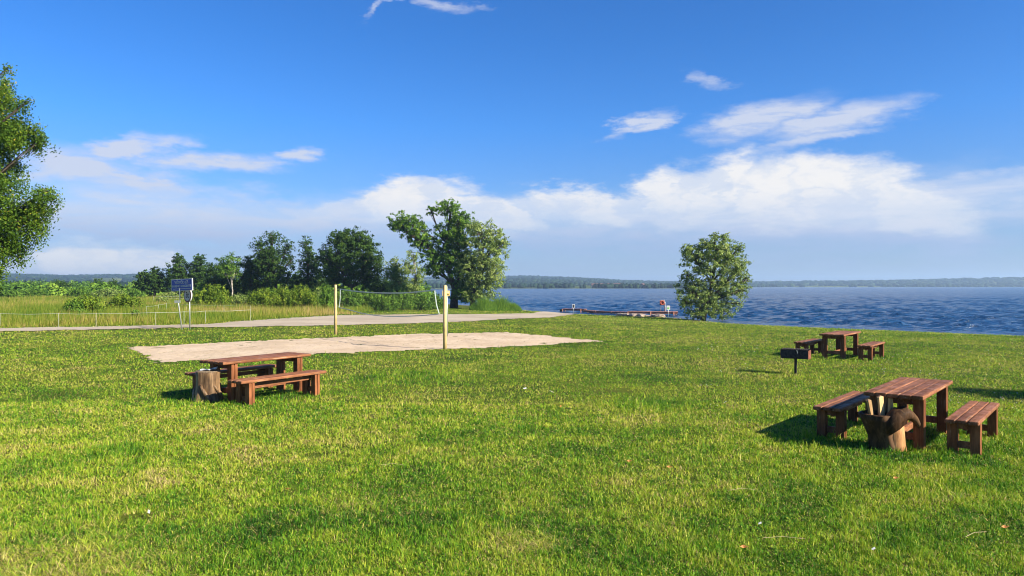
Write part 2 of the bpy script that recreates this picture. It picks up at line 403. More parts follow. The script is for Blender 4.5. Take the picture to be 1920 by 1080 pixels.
# ------------------------------------------------------------------ lake
DR = .0046; rows = np.exp(np.arange(math.log(36), math.log(7000), DR)); cols = np.linspace(-1.0, 1.6, 1000)
RR, CC = np.meshgrid(rows, cols, indexing='ij'); WX = RR * CC; WY = RR
ss = shore(WX[::1], WY)
rng = np.random.default_rng(5); z = np.zeros_like(WX); gust = .8 + .4 * fbm(WX * .03, WY * .03, 21, 3)
for i in range(28):
    lam = .75 * 1.085 ** i; th = R(84 + rng.normal(0, 42)); k = 2 * math.pi / lam; ph = rng.uniform(0, 6.28)
    fade = np.clip((lam / (RR * DR) - 2.2) / 2, 0, 1)
    amp = .0095 * lam * min(1, (2.6 / lam) ** 1.5)
    wv = np.sin(k * (WX * math.cos(th) + WY * math.sin(th)) + ph + 1.6 * (vnoise(WX / lam / 3, WY / lam / 3, i) - .5) * 1.6)
    z += fade * amp * wv
z = z * gust; z = z + .9 * np.maximum(z, 0) ** 1.5
tag(gridmesh('lake_water', WX, WY, WATER + z * np.clip(-ss / 6, 0, 1), M['water']), kind='structure', label='choppy blue lake water')
del RR, CC, WX, WY, ss, z, gust

# ------------------------------------------------------------------ sand court, gravel road
def gpoly(pts): return np.array([G(*p) for p in pts])
COURT = gpoly([(300, 682), (270, 668), (240, 652), (480, 640), (730, 629), (860, 625), (950, 624), (1040, 631), (1128, 641), (1000, 649), (850, 655), (700, 660), (500, 669)])
ROAD = gpoly([(-300, 632), (0, 622.5), (360, 614.5), (480, 613.5), (660, 610), (800, 606), (900, 602), (955, 598), (1030, 596), (1072, 591), (1080, 586.5),
              (1050, 585.5), (1000, 588), (900, 589.5), (770, 590), (640, 591.5), (560, 596), (440, 604), (380, 609), (250, 612), (0, 616), (-300, 624)])
def near_noise(X, Y, sc_=1.0, seed=9): return (fbm(X * sc_, Y * sc_, seed, 3) - .5)
def patch(name, P, cell, mat, lift, rough, label):
    x = np.arange(P[:, 0].min() - 1, P[:, 0].max() + 1, cell); y = np.arange(P[:, 1].min() - 1, P[:, 1].max() + 1, cell)
    A, B = np.meshgrid(x, y)
    z = H(A, B) + lift + rough * (fbm(A * 4.0, B * 4.0, 31, 2) - .5)
    ca = (A[:-1, :-1] + A[1:, 1:]) / 2; cb = (B[:-1, :-1] + B[1:, 1:]) / 2
    n1 = near_noise(ca, cb, 1.5, 4) * .9; n2 = near_noise(ca, cb, 1.5, 5) * .9
    keep = inpoly(P, ca + n1, cb + n2)
    idx = np.arange(A.size).reshape(A.shape)
    q = np.stack([idx[:-1, :-1], idx[:-1, 1:], idx[1:, 1:], idx[1:, :-1]], -1)[keep]
    used = np.unique(q); rem = np.zeros(A.size, int); rem[used] = np.arange(len(used))
    V = np.stack([A.ravel(), B.ravel(), z.ravel()], -1)[used]
    tag(np_mesh(name, V, rem[q], np.full(len(q), 4), mat, smooth=True), kind='structure', label=label)
patch('sand_court', COURT, .13, M['sand'], .014, .05, 'pale sand of the volleyball court')
patch('gravel_road', ROAD, .22, M['gravel'], .03, .015, 'pale gravel track widening towards the dock')

# ------------------------------------------------------------------ grass
MEADOW = gpoly([(-400, 619), (0, 614), (250, 610), (380, 607), (440, 602), (560, 594), (640, 589.5), (720, 586), (800, 583), (812, 578)])
MEADOW = np.vstack([MEADOW, [(-14, 100), (-30, 140), (-80, 190), (-300, 220), (-300, 60), (-80, 36)]])
LUSH = [(*G(px, py), r, a) for px, py, r, a in [(790, 707, 1.6, .9), (700, 712, 1.0, .6), (1205, 757, .9, .9), (1260, 762, .5, .6), (190, 855, .55, .8), (230, 845, .4, .6), (540, 745, 1.2, .7), (380, 748, .9, .7),
         (1560, 830, 1.0, .6), (1660, 850, .9, .6), (1820, 845, .9, .7), (1750, 800, 1.2, .6), (1492, 705, .9, .7), (1640, 1010, .5, .6), (1800, 930, .6, .6), (1300, 1020, .4, .5), (800, 1000, .5, .5), (1570, 668, 2.5, .5), (500, 1010, .35, .5)]]
DRY = [(*G(px, py), r, a) for px, py, r, a in [(40, 1055, .7, 1.1), (180, 1080, .6, .9), (985, 1020, .24, 2.0), (640, 950, .35, .6), (760, 940, .5, .5), (950, 870, .6, .5), (130, 770, 1.5, .45), (350, 800, 1.2, .35), (1330, 780, .9, .35), (1290, 900, .8, .35), (1150, 880, .5, .3), (1420, 640, 3, .35), (1080, 960, .5, .3), (1250, 995, .3, .5)]]
BARE = [(*G(px, py), r) for px, py, r in [(258, 972, .16), (330, 975, .1), (1145, 733, .45), (590, 857, .15), (540, 928, .12), (1780, 846, .15), (860, 672, .5)]]
def lawn(n_tot, d0, d1, seed, bent):
    rg = np.random.default_rng(seed)
    u = rg.random(n_tot); d = d0 * (d1 / d0) ** u                       # density falls off as 1/d^2
    tn = rg.uniform(-1.0, .98, n_tot)
    X = tn * d; Y = d
    X = np.where(np.abs(tn) > .80, X, X)
    keep = ~inpoly(MEADOW, X, Y)
    s = shore(X, Y); keep &= s > .25
    nx = near_noise(X, Y, 1.5, 4) * .9; ny = near_noise(X, Y, 1.5, 5) * .9
    inc = inpoly(COURT, X + nx, Y + ny); inr = inpoly(ROAD, X + nx, Y + ny)
    ec = pdist(COURT, X, Y)
    sprig = (rg.random(n_tot) < .014 + .22 * np.exp(-ec / .18))
    keep &= ~(inc & ~sprig) & ~(inr & (rg.random(n_tot) > .02))
    for bx, by, br in BARE: keep &= ~((np.hypot(X - bx, Y - by) < br * (.6 + .8 * vnoise(X * 9, Y * 9, 3))) & (rg.random(n_tot) < .85))
    X = X[keep]; Y = Y[keep]; d = d[keep]; s = s[keep]; n = len(X); inc = inc[keep]; ec = ec[keep]
    A = fbm(X * .33, Y * .33, 41, 4); B = fbm(X * 1.7, Y * 1.7, 51, 4); C = fbm(X * 7, Y * 7, 61, 2); D_ = fbm(X * .9, Y * .9, 81, 3)
    tint = .475 + .55 * (A - .5) + .75 * (B - .5) + .35 * (C - .5) + rg.normal(0, .15, n)
    tint += np.where(rg.random(n) < .05 + .35 * np.clip(B - .55, 0, 1), .32, 0)
    lush = np.zeros(n); dry = np.zeros(n)
    for x, y, r, a in LUSH: lush += a * np.exp(-(((X - x) ** 2 + (Y - y) ** 2) / r ** 2) ** 1.3)
    for x, y, r, a in DRY: dry += a * np.exp(-((X - x) ** 2 + (Y - y) ** 2) / r ** 2)
    lush = lush * (.6 + .8 * D_) ; lush += .9 * np.clip(fbm(X * .55, Y * .55, 91, 3) - .62, 0, 1) * 1.0
    lush += .5 * np.exp(-((ec - .5) / .5) ** 2) * (Y > 26)
    tint = tint - .22 * np.clip(lush, 0, 1.1) + .36 * np.clip(dry, 0, 1) * (.4 + .6 * rg.random(n))
    tint -= .05 * np.clip((10 - d) / 4, 0, 1)
    L = (.021 + .017 * rg.random(n)) * (.38 + 1.6 * vnoise(X * 13, Y * 13, 66) ** 1.2 + .5 * C) * (1 + .8 * np.clip(lush, 0, 1.2) + 1.3 * np.clip(dry, 0, 1.2) * rg.random(n) ** 2) * (1 + 1.2 * np.exp(-s / .8))
    L *= np.where(rg.random(n) < .012, 1.9, 1) * np.where(inc, .7, 1)
    sc_ = (np.maximum(d, 6) / 6)
    W = .0029 * sc_ ** .95 * (.7 + .6 * rg.random(n)); L = L * sc_ ** .16
    th = rg.uniform(0, 2 * math.pi, n); th2 = th + .9 * np.sin(3 * A * 6)
    lean = np.abs(rg.normal(.75, .5, n)) + .45 * np.clip(dry, 0, 1); lean = np.clip(lean + .12 * np.log(sc_), .03, 1.45)
    dead = rg.random(n) < .13 + .25 * np.clip(.5 - B, 0, 1) + .2 * np.clip(dry, 0, 1)
    lean = np.where(dead, rg.uniform(1.1, 1.5, n), lean); tint = np.where(dead, rg.uniform(.74, 1.03, n), tint)
    z = H(X, Y)
    dirx = np.cos(th2) * np.sin(lean); diry = np.sin(th2) * np.sin(lean); dz = np.cos(lean)
    fa = rg.uniform(0, math.pi, n); wx = np.cos(fa) * W; wy = np.sin(fa) * W
    if bent:
        mz = L * .55 * (dz * .7 + .3); mx = X + dirx * L * .4; my = Y + diry * L * .4
        V = np.stack([np.stack([X - wx, Y - wy, z - .004], -1), np.stack([X + wx, Y + wy, z - .004], -1),
                      np.stack([mx + wx * .8, my + wy * .8, z + mz], -1), np.stack([mx - wx * .8, my - wy * .8, z + mz], -1),
                      np.stack([X + dirx * L * 1.1, Y + diry * L * 1.1, z + np.maximum(L * dz, .012)], -1)], 1)
        b = (np.arange(n) * 5)[:, None]
        loops = np.concatenate([b + [0, 1, 2, 3], b + [3, 2, 4]], 1); tot = np.tile([4, 3], n)
        return V.reshape(-1, 3), loops, tot, np.repeat(tint, 5)
    V = np.stack([np.stack([X - wx, Y - wy, z - .004], -1), np.stack([X + wx, Y + wy, z - .004], -1),
                  np.stack([X + dirx * L, Y + diry * L, z + np.maximum(L * dz, .012)], -1)], 1)
    b = (np.arange(n) * 3)[:, None]
    return V.reshape(-1, 3), b + [0, 1, 2], np.full(n, 3), np.repeat(tint, 3)
for nm, args, lb in (('lawn_grass', (560000, 4.6, 14, 1, True), 'short sunlit lawn grass in the foreground'), ('lawn_grass', (620000, 14, 96, 2, False), 'short lawn grass reaching to the lake shore')):
    V, L_, T_, tn_ = lawn(*args)
    tag(np_mesh(nm, V, L_, T_, GR, tint=tn_), kind='stuff', label=lb)

def meadow():
    rg = np.random.default_rng(12); n = 420000
    Y = 34 * (200 / 34) ** rg.random(n); X = rg.uniform(-1.0, .05, n) * Y
    k = inpoly(MEADOW, X + near_noise(X, Y, .8, 6) * 1.5, Y + near_noise(X, Y, .8, 7) * 1.5) & (shore(X, Y) > .5)
    X = X[k]; Y = Y[k]; n = len(X)
    A = fbm(X * .12, Y * .12, 71, 4); B = fbm(X * .6, Y * .6, 72, 3); e = pdist(MEADOW[:10], X, Y, False)
    tint = .42 + .9 * (A - .5) + .5 * (B - .5) + rg.normal(0, .14, n) + np.where((Y > 55) & (Y < 66) & (X > -24), .12, 0)
    stalk = rg.random(n) < .18; tint += np.where(stalk, .25, 0)
    green = (X > -13) & (e < 9); tint = np.where(green, tint - .25, tint)
    L = (.30 + .35 * rg.random(n)) * (.5 + B) * np.clip(.25 + e / 3.0, .25, 1) * np.where(stalk, 1.35, 1)
    L = np.where(green, L * .4, L)
    W = .011 * (Y / 40) ** .9 * (.6 + .8 * rg.random(n)) * np.where(stalk, .6, 1)
    th = rg.uniform(0, 6.283, n); lean = np.abs(rg.normal(0, .35, n)); fa = rg.uniform(-.8, .8, n); z = H(X, Y)
    wx = np.cos(fa) * W; wy = np.sin(fa) * W; dx = np.cos(th) * np.sin(lean) * L; dy = np.sin(th) * np.sin(lean) * L
    V = np.stack([np.stack([X - wx, Y - wy, z], -1), np.stack([X + wx, Y + wy, z], -1), np.stack([X + dx, Y + dy, z + L * np.cos(lean)], -1)], 1)
    b = (np.arange(n) * 3)[:, None]
    tag(np_mesh('meadow_grass', V.reshape(-1, 3), b + [0, 1, 2], np.full(n, 3), MD, tint=np.repeat(tint, 3)), kind='stuff', label='tall yellow green meadow grass beyond the gravel track')
meadow()
def weeds():
    rg = np.random.default_rng(8); n = 60000; d = 4.8 * (26 / 4.8) ** rg.random(n); X = rg.uniform(-.8, .8, n) * d
    k = (fbm(X * 1.3, d * 1.3, 19, 3) > .50) & ~inpoly(COURT, X, d); X = X[k]; d = d[k]; n = len(X)
    C = np.stack([X, d, H(X, d) + rg.uniform(.012, .042, n)], -1); Nn = rg.normal(size=(n, 3)) * .55 + np.array([0, 0, 1])
    V, L_, T_, tn_ = leaves(C, Nn, .0085 * np.maximum(d / 7, 1) ** .8, np.clip(rg.normal(.36, .10, n) + .3 * (rg.random(n) < .06), 0, 1), rg, .8)
    tag(np_mesh('lawn_weeds', V, L_, T_, GR, tint=tn_), kind='stuff', label='small broad weed leaves scattered through the lawn')
def clover():
    rg = np.random.default_rng(3); V = []; n = 420
    d = 12 * (38 / 12) ** rg.random(n); X = rg.uniform(.25, .75, n) * d; k = fbm(X * .5, d * .5, 15, 3) > .5; X = X[k]; d = d[k]; z = H(X, d) + .05
    mb = MB()
    for x, y, h in zip(X, d, z):
        r = random.uniform(.006, .010) * (1 + y / 30)
        mb.add([(x + r, y, h), (x, y + r, h), (x - r, y, h), (x, y - r, h), (x, y, h + r), (x, y, h - r * .6)],
               [(0, 1, 4), (1, 2, 4), (2, 3, 4), (3, 0, 4), (1, 0, 5), (2, 1, 5), (3, 2, 5), (0, 3, 5)])
    tag(mb.build('clover_flowers', M['white']), kind='stuff', label='tiny white clover flowers in the lawn')
clover()

# ------------------------------------------------------------------ picnic tables and benches
def bevelbox(mb, c, s): mb.box(c, s)
def table_parts(root, Lg, W, Ht):
    t = .055; top = MB(); n = 5; pw = W / n - .008
    for i in range(n):
        y = -W / 2 + (i + .5) * W / n
        top.box((random.uniform(-.006, .006), y, Ht - t / 2 + random.uniform(-.002, .002)), (Lg, pw, t))
    top.build('tabletop', M['table'], root, bevel=.012)
    for sx in (-1, 1):
        x = sx * (Lg / 2 - .28)
        for sy in (-1, 1):
            y = sy * (W / 2 - .10)
            lg = MB()
            for k in (-1, 1): lg.box((x + k * .040, y, (Ht - t - .004) / 2), (.062, .13, Ht - t - .004))
            lg.box((x, y, (Ht - t - .02) / 2), (.02, .10, Ht - t - .03))
            lg.build('leg', M['table_leg'], root, bevel=.006)
        MB().box((x, 0, Ht - t - .055), (.045, W - .335, .095)).build('crossbar', M['table'], root, bevel=.004)
        MB().box((x, 0, .20), (.045, W - .335, .10)).build('crossbar', M['table'], root, bevel=.004)
    MB().box((0, 0, .20), (Lg - .56 - .05, .045, .10)).build('stretcher', M['table'], root, bevel=.004)
def bench_parts(root, Lg, W, Ht):
    t = .055; seat = MB(); n = 3; pw = W / n - .012
    for i in range(n):
        y = -W / 2 + (i + .5) * W / n
        seat.box((random.uniform(-.006, .006), y, Ht - t / 2), (Lg, pw, t))
    seat.build('seat', M['table'], root, bevel=.014)
    for sx in (-1, 1):
        x = sx * (Lg / 2 - .24)
        for sy in (-1, 1):
            y = sy * (W / 2 - .068); lg = MB()
            for k in (-1, 1): lg.box((x + k * .036, y, (Ht - t - .004) / 2), (.056, .12, Ht - t - .004))
            lg.box((x, y, (Ht - t - .02) / 2), (.018, .09, Ht - t - .03))
            lg.build('leg', M['table_leg'], root, bevel=.006)
        MB().box((x, 0, Ht - t - .05), (.045, W - .26, .085)).build('crossbar', M['table'], root, bevel=.004)
        MB().box((x, 0, .13), (.045, W - .26, .09)).build('crossbar', M['table'], root, bevel=.004)
    MB().box((0, 0, Ht - t - .075), (Lg - .48 - .05, .045, .08)).build('stretcher', M['table'], root, bevel=.004)
gT, gB = 'brown picnic tables on the lawn', 'plank benches beside the picnic tables'
def place(o, c, ang):
    o.location = (c[0], c[1], Hs(*c) - .01); o.rotation_euler = (0, 0, ang)
# centres from the photograph's ground geometry
tb = empty('picnic_table', (0, 0, 0), label='brown picnic table nearest on the right, log with firewood at its end', cat='picnic table', group=gT)
table_parts(tb, 2.16, .74, .785); place(tb, (5.80, 10.76), R(50.3))
tb2 = copy_tree(tb); tb2['label'] = 'brown picnic table on the left, grey stump with a wrapper at its end'; place(tb2, (-5.17, 15.05), R(57))
tb3 = copy_tree(tb); tb3['label'] = 'farthest brown picnic table, close to the lake behind the grill'; place(tb3, (10.62, 23.9), R(52))
bn = empty('bench', (0, 0, 0), label='sunlit three-plank bench on the right side of the nearest table', cat='bench', group=gB)
bench_parts(bn, 2.06, .40, .485)
def bench_at(c, ang, lb, first=False):
    b = bn if first else copy_tree(bn); b['label'] = lb; place(b, c, ang)
bench_at((6.52, 10.44), R(50.3), 'sunlit three-plank bench on the right side of the nearest table', True)
bench_at((5.18, 11.42), R(50.3), 'bench left of the nearest table, half in the table shadow')
bench_at((-4.53, 14.42), R(57), 'bench in front of the left picnic table, its long side in the sun')
bench_at((-5.88, 15.66), R(57), 'dark shaded bench behind the left picnic table')
bench_at((11.35, 23.35), R(52), 'sunlit bench on the right side of the farthest table by the lake')
bench_at((9.85, 24.5), R(52), 'dark shaded bench on the left side of the farthest table by the lake')

# ------------------------------------------------------------------ stumps
def lathe(mb, prof, n=28, seed=0, lobes=5, amp=.08, cap=True, shift=(0, 0)):
    rnd = random.Random(seed); ph = [rnd.uniform(0, 6.28) for _ in range(4)]
    V = []; zmax = max(p[1] for p in prof)
    for r, z in prof:
        for k in range(n):
            a = 2 * math.pi * k / n; fl = 1 + (1.6 if z < .15 else .5) * amp * math.sin(lobes * a + ph[0]) + amp * .5 * math.sin(3 * a + ph[1] + z * 4) + amp * .35 * math.sin(11 * a + ph[2] + z * 2)
            V.append((r * fl * math.cos(a) + shift[0] * z / zmax, r * fl * math.sin(a) + shift[1] * z / zmax, z))
    Fc = [(i * n + k, i * n + (k + 1) % n, (i + 1) * n + (k + 1) % n, (i + 1) * n + k) for i in range(len(prof) - 1) for k in range(n)]
    if cap: Fc.append(tuple((len(prof) - 1) * n + k for k in range(n)))
    return mb.add(V, Fc)
p = GZ(384, 754); p.y += .14
ls = empty('tree_stump', p, .4, label='weathered pale stump at the left end of the left picnic table', cat='tree stump')
lathe(MB(), [(.30, -.05), (.28, .03), (.26, .10), (.25, .2), (.24, .3), (.24, .4), (.245, .5), (.25, .565), (.24, .58)], 36, 3, 5, .09, False).build('trunk', M['stump'], ls, True)
lathe(MB(), [(.255, .568), (.24, .580), (.14, .582), (.02, .575)], 36, 3, 5, .09).build('cut_top', M['stump_cut'], ls, True); ls.scale = (.88, .88, 1)
rt = MB()   # raised arching roots wrapped round the foot
for a0, sgn in ((-2.3, 1), (-1.1, 1), (.1, 1), (2.4, 1)):
    pts = []
    for i in range(7):
        q = i / 6; a = a0 + sgn * q * .9; r = .235 + .02 * math.sin(q * 3.1) + .06 * q * q; pts.append((r * math.cos(a), r * math.sin(a), .34 * (1 - q) ** .7 - .02))
    rt.tube(pts, [.03, .035, .04, .042, .04, .04, .045], 8, wob=.15)
rt.build('root', M['stump'], ls, True)
wr = MB(); rnd = random.Random(4); nn = 9
V = [((i / (nn - 1) - .5) * .30, (j / (nn - 1) - .5) * .15 + .02 * math.sin(i), .018 + .02 * rnd.random() + .05 * max(0, i / (nn - 1) - .5) * (1 + math.sin(j))) for i in range(nn) for j in range(nn)]
V = [(x, y, z) for x, y, z in V] + [(x, y, z - .012) for x, y, z in V]
q = [(i * nn + j, i * nn + j + 1, (i + 1) * nn + j + 1, (i + 1) * nn + j) for i in range(nn - 1) for j in range(nn - 1)]
wr.add(V, q + [tuple(a + nn * nn for a in f[::-1]) for f in q])
o = wr.build('wrapper', M['foil']); o.location = p + Vector((.01, 0, .575)); o.rotation_euler = (0, 0, .2)
tag(o, 'crumpled silvery white wrapper lying on the weathered stump', 'wrapper')

p = GZ(1669, 847); p.y += .10
rs = empty('firewood_stump', p, 0, label='dark hollow stump with a horn-like root, in front of the nearest table', cat='tree stump')
lathe(MB(), [(.20, -.05), (.19, .02), (.175, .1), (.18, .2), (.20, .3), (.225, .4), (.245, .49), (.21, .50), (.19, .42), (.13, .34)], 32, 8, 4, .10, True, (-.12, 0)).build('trunk', M['dark_stump'], rs, True)
MB().tube([(.075, -.08, -.05), (.07, -.08, .10), (.065, -.08, .22), (.07, -.06, .33), (.05, 0, .40)], [.155, .135, .128, .13, .07], 18, wob=.06).build('bare_wood', M['bare_stump'], rs, True)
hb = MB()
hb.tube([(-.08, -.16, .26), (-.03, -.18, .38), (.06, -.18, .48), (.15, -.17, .52), (.24, -.15, .49), (.32, -.13, .43), (.37, -.12, .36), (.39, -.11, .28)], [.07, .12, .125, .10, .068, .05, .038, .014], 14, wob=.10)
hb.tube([(.02, .02, .44), (.08, .03, .53), (.16, .03, .53), (.24, .0, .46), (.30, -.03, .42)], [.04, .05, .045, .035, .02], 10, wob=.1)
hb.build('horn_root', M['dark_stump'], rs, True)
for i, (x, y, tl, sx, sy, L, lb) in enumerate([(-.15, -.02, -.34, .06, .04, .46, 'leftmost split log in the hollow stump, bark on one side'),
        (-.05, -.04, -.20, .095, .035, .49, 'broad pale split log in the middle of the hollow stump'),
        (.06, -.01, -.04, .055, .045, .45, 'thin pale split log leaning on the horn root'),
        (.0, .09, .02, .10, .06, .47, 'rear split log with dark bark end in the hollow stump')]):
    fw = empty('split_log', p + Vector((x - .015, y, .26)), 0, label=lb, cat='firewood', group='split firewood standing in the hollow stump')
    fw.rotation_euler = (.05, tl, random.uniform(.25, .65))
    MB().add([(-sx / 2, -sy / 2, 0), (sx / 2, -sy / 2, 0), (sx / 2.6, sy / 2, 0), (-sx / 2.4, sy / 2, 0), (-sx / 2, -sy / 2, L), (sx / 2, -sy / 2, L - .012), (sx / 2.6, sy / 2, L), (-sx / 2.4, sy / 2, L - .01)],
             [(3, 2, 1, 0), (4, 5, 6, 7), (0, 1, 5, 4), (1, 2, 6, 5), (2, 3, 7, 6), (3, 0, 4, 7)]).build('heartwood', M['firewood'], fw, bevel=.003)
    MB().box((0, sy / 2 + .011, L / 2), (sx * .9, .018, L * .99)).build('bark', M['bark_piece'], fw, bevel=.004)

# ------------------------------------------------------------------ grill
p = GZ(1492, 701)
gr = empty('grill', p, R(-32), label='rusty box grill on a single post between the two right tables', cat='grill')
MB().box((0, 0, .20), (.06, .06, .44)).build('post', M['soot'], gr, bevel=.004)
fb = MB(); zt, zb = .625, .405; L, Wd, th = .66, .34, .012
fb.box((0, 0, zb), (L, Wd, th)); fb.box((0, -Wd / 2, (zt + zb) / 2), (L, th, zt - zb)); fb.box((0, Wd / 2, (zt + zb) / 2), (L, th, zt - zb))
fb.build('firebox', M['soot'], gr, bevel=.002)
for s_ in (-1, 1):
    MB().box((s_ * (L / 2 + .004), 0, (zt + zb) / 2 - .012), (th, Wd + .016, zt - zb)).build('end_plate', M['rust'], gr, bevel=.002)
gg = MB()
for i in range(12): gg.tube([(-L / 2 + .04 + i * (L - .08) / 11, -Wd / 2 - .02, zt + .014), (-L / 2 + .04 + i * (L - .08) / 11, Wd / 2 + .02, zt + .014)], .006, 6)
gg.tube([(-L / 2 - .06, -Wd / 2 + .01, zt + .004), (L / 2 - .02, -Wd / 2 + .01, zt + .004)], .007, 6)
gg.tube([(-L / 2 - .06, Wd / 2 - .01, zt + .004), (L / 2 - .02, Wd / 2 - .01, zt + .004)], .007, 6)
gg.build('grate', M['soot'], gr)
MB().tube([(.06, -Wd / 2 - .012, zt), (.075, -Wd / 2 - .014, zt - .05), (.085, -Wd / 2 - .014, zt - .085)], .007, 6).build('poker_hook', M['galv'], gr)
MB().tube([(-.24, -Wd / 2 - .01, zb), (-.245, -Wd / 2 - .02, zb - .06), (-.26, -Wd / 2 - .02, zb - .14), (-.29, -Wd / 2 - .01, zb - .19)], .004, 5).build('wire', M['soot'], gr)

# ------------------------------------------------------------------ volleyball net
pl = GZ(629, 628); pr = GZ(834, 655.5)
for pp, lb, hgt_ in ((pl, 'pale wooden net post on the left, beyond the sand court', 2.28), (pr, 'pale wooden net post on the right, with a yellow board behind it', 2.27)):
    e = empty('net_post', pp, 0, label=lb, cat='post', group='round wooden posts of the volleyball net')
    MB().tube([(0, 0, -.1), (.005, 0, 1.0), (.003, 0, hgt_ - .02), (.003, 0, hgt_)], [.068, .066, .063, .05], 16).build('pole', M['post'], e, True)
    for hz in (1.25, 1.45): MB().tube([(-.01, -.075, hz), (-.01, -.062, hz)], .012, 8).build('screw_eye', M['galv'], e)
    MB().tube([(-.068, 0, hgt_ - .22), (0, -.07, hgt_ - .22), (.07, 0, hgt_ - .22), (0, .07, hgt_ - .22), (-.068, 0, hgt_ - .22)], .006, 6).build('rope_ring', M['rope'], e)
base = empty('volleyball_net', pl, 0, label='sagging volleyball net with pale bands strung between the two wooden posts', cat='volleyball net')
dv = pr - pl
def atf(f, z): return Vector((dv.x * f, dv.y * f, z + dv.z * f))
def solve_f(px):   # where along the line between the posts a photo column falls
    k = (px - CX) / F; return (k * pl.y - pl.x) / (dv.x - k * dv.y)
fl, fr = solve_f(638), solve_f(815); fbl, fbr = solve_f(636), solve_f(824)
def zf(f, py): return CAMZ - (py - CY) / F * (pl.y + dv.y * f) - pl.z - dv.z * f
topc = [atf(f, zf(f, py)) for f, py in [(solve_f(x), y) for x, y in [(638, 542), (665, 546), (700, 548.6), (735, 549.4), (770, 548.3), (815, 543.8)]]]
botc = [atf(f, zf(f, py)) for f, py in [(solve_f(x), y) for x, y in [(636, 576.5), (655, 581), (680, 587.5), (710, 592), (745, 593.3), (785, 592), (822, 589)]]]
def spl(P, n):   # smooth curve through points
    P = [P[0]] + list(P) + [P[-1]]; o = []
    for i in range(1, len(P) - 2):
        for k in range(n):
            t = k / n; a, b, c, d = P[i - 1], P[i], P[i + 1], P[i + 2]
            o.append(.5 * ((2 * b) + (c - a) * t + (2 * a - 5 * b + 4 * c - d) * t * t + (3 * b - a - 3 * c + d) * t ** 3))
    o.append(P[-2]); return o
topc = spl(topc, 6); botc = spl(botc, 6)
def band(mb, P, h, th=.004):
    for a, b in zip(P[:-1], P[1:]):
        d = (b - a); n_ = Vector((d.y, -d.x, 0)).normalized() * th; u = Vector((0, 0, h / 2)) if abs(d.z) < d.length * .7 else Vector((h / 2, 0, 0))
        mb.add([a - n_ - u, b - n_ - u, b - n_ + u, a - n_ + u, a + n_ - u, b + n_ - u, b + n_ + u, a + n_ + u],
               [(0, 1, 2, 3), (7, 6, 5, 4), (3, 2, 6, 7), (4, 5, 1, 0)])
    return mb
band(MB(), topc, .045).build('top_band', M['rope'], base); band(MB(), botc, .034).build('bottom_band', M['rope'], base)
sidel = spl([topc[0], (topc[0] + botc[0]) / 2 + Vector((.02, 0, 0)), botc[0]], 4)
sr = [atf(f, zf(f, py)) for f, py in [(solve_f(x), y) for x, y in [(815, 543.8), (817, 560), (819, 573), (823.5, 588)]]]
for s_ in (sidel, spl(sr, 4)): band(MB(), s_, .028).build('side_band', M['rope'], base)
MB().tube([atf(0, zf(0, 541)), topc[0]], .007, 5).build('tie_rope', M['rope'], base)
MB().tube([topc[-1], atf(1, zf(1, 541))], .009, 5).build('tie_rope', M['rope'], base); MB().tube([atf(0, zf(0, 570)), botc[0]], .005, 5).build('tie_rope', M['rope'], base)
ms = MB(); nt = 62
tp = [topc[int(i * (len(topc) - 1) / nt)] if False else topc[0].lerp(topc[-1], i / nt) for i in range(nt + 1)]
def sample(C, f):
    x = f * (len(C) - 1); i = min(int(x), len(C) - 2); return C[i].lerp(C[i + 1], x - i)
for i in range(1, nt): ms.tube([sample(topc, i / nt), sample(botc, i / nt)], .0011, 3, False)
for j in range(1, 9):
    f = j / 9; ms.tube([sample(topc, k / 20).lerp(sample(botc, k / 20), f) for k in range(21)], .0011, 3, False)
ms.build('mesh', M['net'], base)
# yellow board standing behind the right post
bx, by = XY(838, 33); bz = Hs(bx, by)
yb = empty('notice_board', (bx, by, bz), 0, label='small yellow notice board on a thin pole behind the right net post', cat='notice board')
MB().tube([(.02, .02, -.1), (.02, .02, ZZ(537, 33) - bz)], .02, 8).build('pole', M['galv'], yb, True)
zt, zb = ZZ(545, 33) - bz, ZZ(555, 33) - bz
MB().box((-.04, 0, (zt + zb) / 2), (.32, .02, zt - zb)).build('board', M['yellow'], yb, bevel=.003)
MB().box((.045, -.013, zt - .07), (.10, .003, .05)).build('print', M['white'], yb); MB().box((.045, -.013, zb + .06), (.09, .003, .03)).build('print', M['black'], yb)

# ------------------------------------------------------------------ road signs
def text(s_, size, loc, matl, parent, rot=(R(90), 0, 0), name='lettering', bold=0.0, sx=.92):
    cu = bpy.data.curves.new(name, 'FONT'); cu.body = s_; cu.size = size; cu.align_x = 'CENTER'; cu.align_y = 'CENTER'; cu.extrude = .002; cu.offset = bold
    tmp = bpy.data.objects.new(name, cu); me = bpy.data.meshes.new_from_object(tmp); bpy.data.objects.remove(tmp); me.name = name; me.materials.clear(); me.materials.append(matl); o = link(bpy.data.objects.new(name, me), parent); o.location = loc; o.rotation_euler = rot; o.scale = (sx, 1, 1); return o
p = GZ(341.5, 618.5); D1 = p.y
sg = empty('lake_sign', p, 0, label='blue lake name sign with white lettering on a leaning pole', cat='sign')
MB().tube([(0, 0, -.1), (-.20, .02, 1.35), (-.22, .03, 1.46)], .032, 10).build('pole', M['galv'], sg, True)
MB().tube([(-.13, .03, 1.40), (-.13, .03, 2.1)], .03, 8).build('bracket', M['galv'], sg, True)
MB().box((-.24, 0, 1.42), (.30, .02, .13)).build('clamp_plate', M['galv'], sg, bevel=.004)
pz = ZZ(534.3, D1) - p.z
pn = bpy.data.objects.new('sign_panel', None); 
ang = R(-28)
rotm = Matrix.Rotation(ang, 3, 'Z')
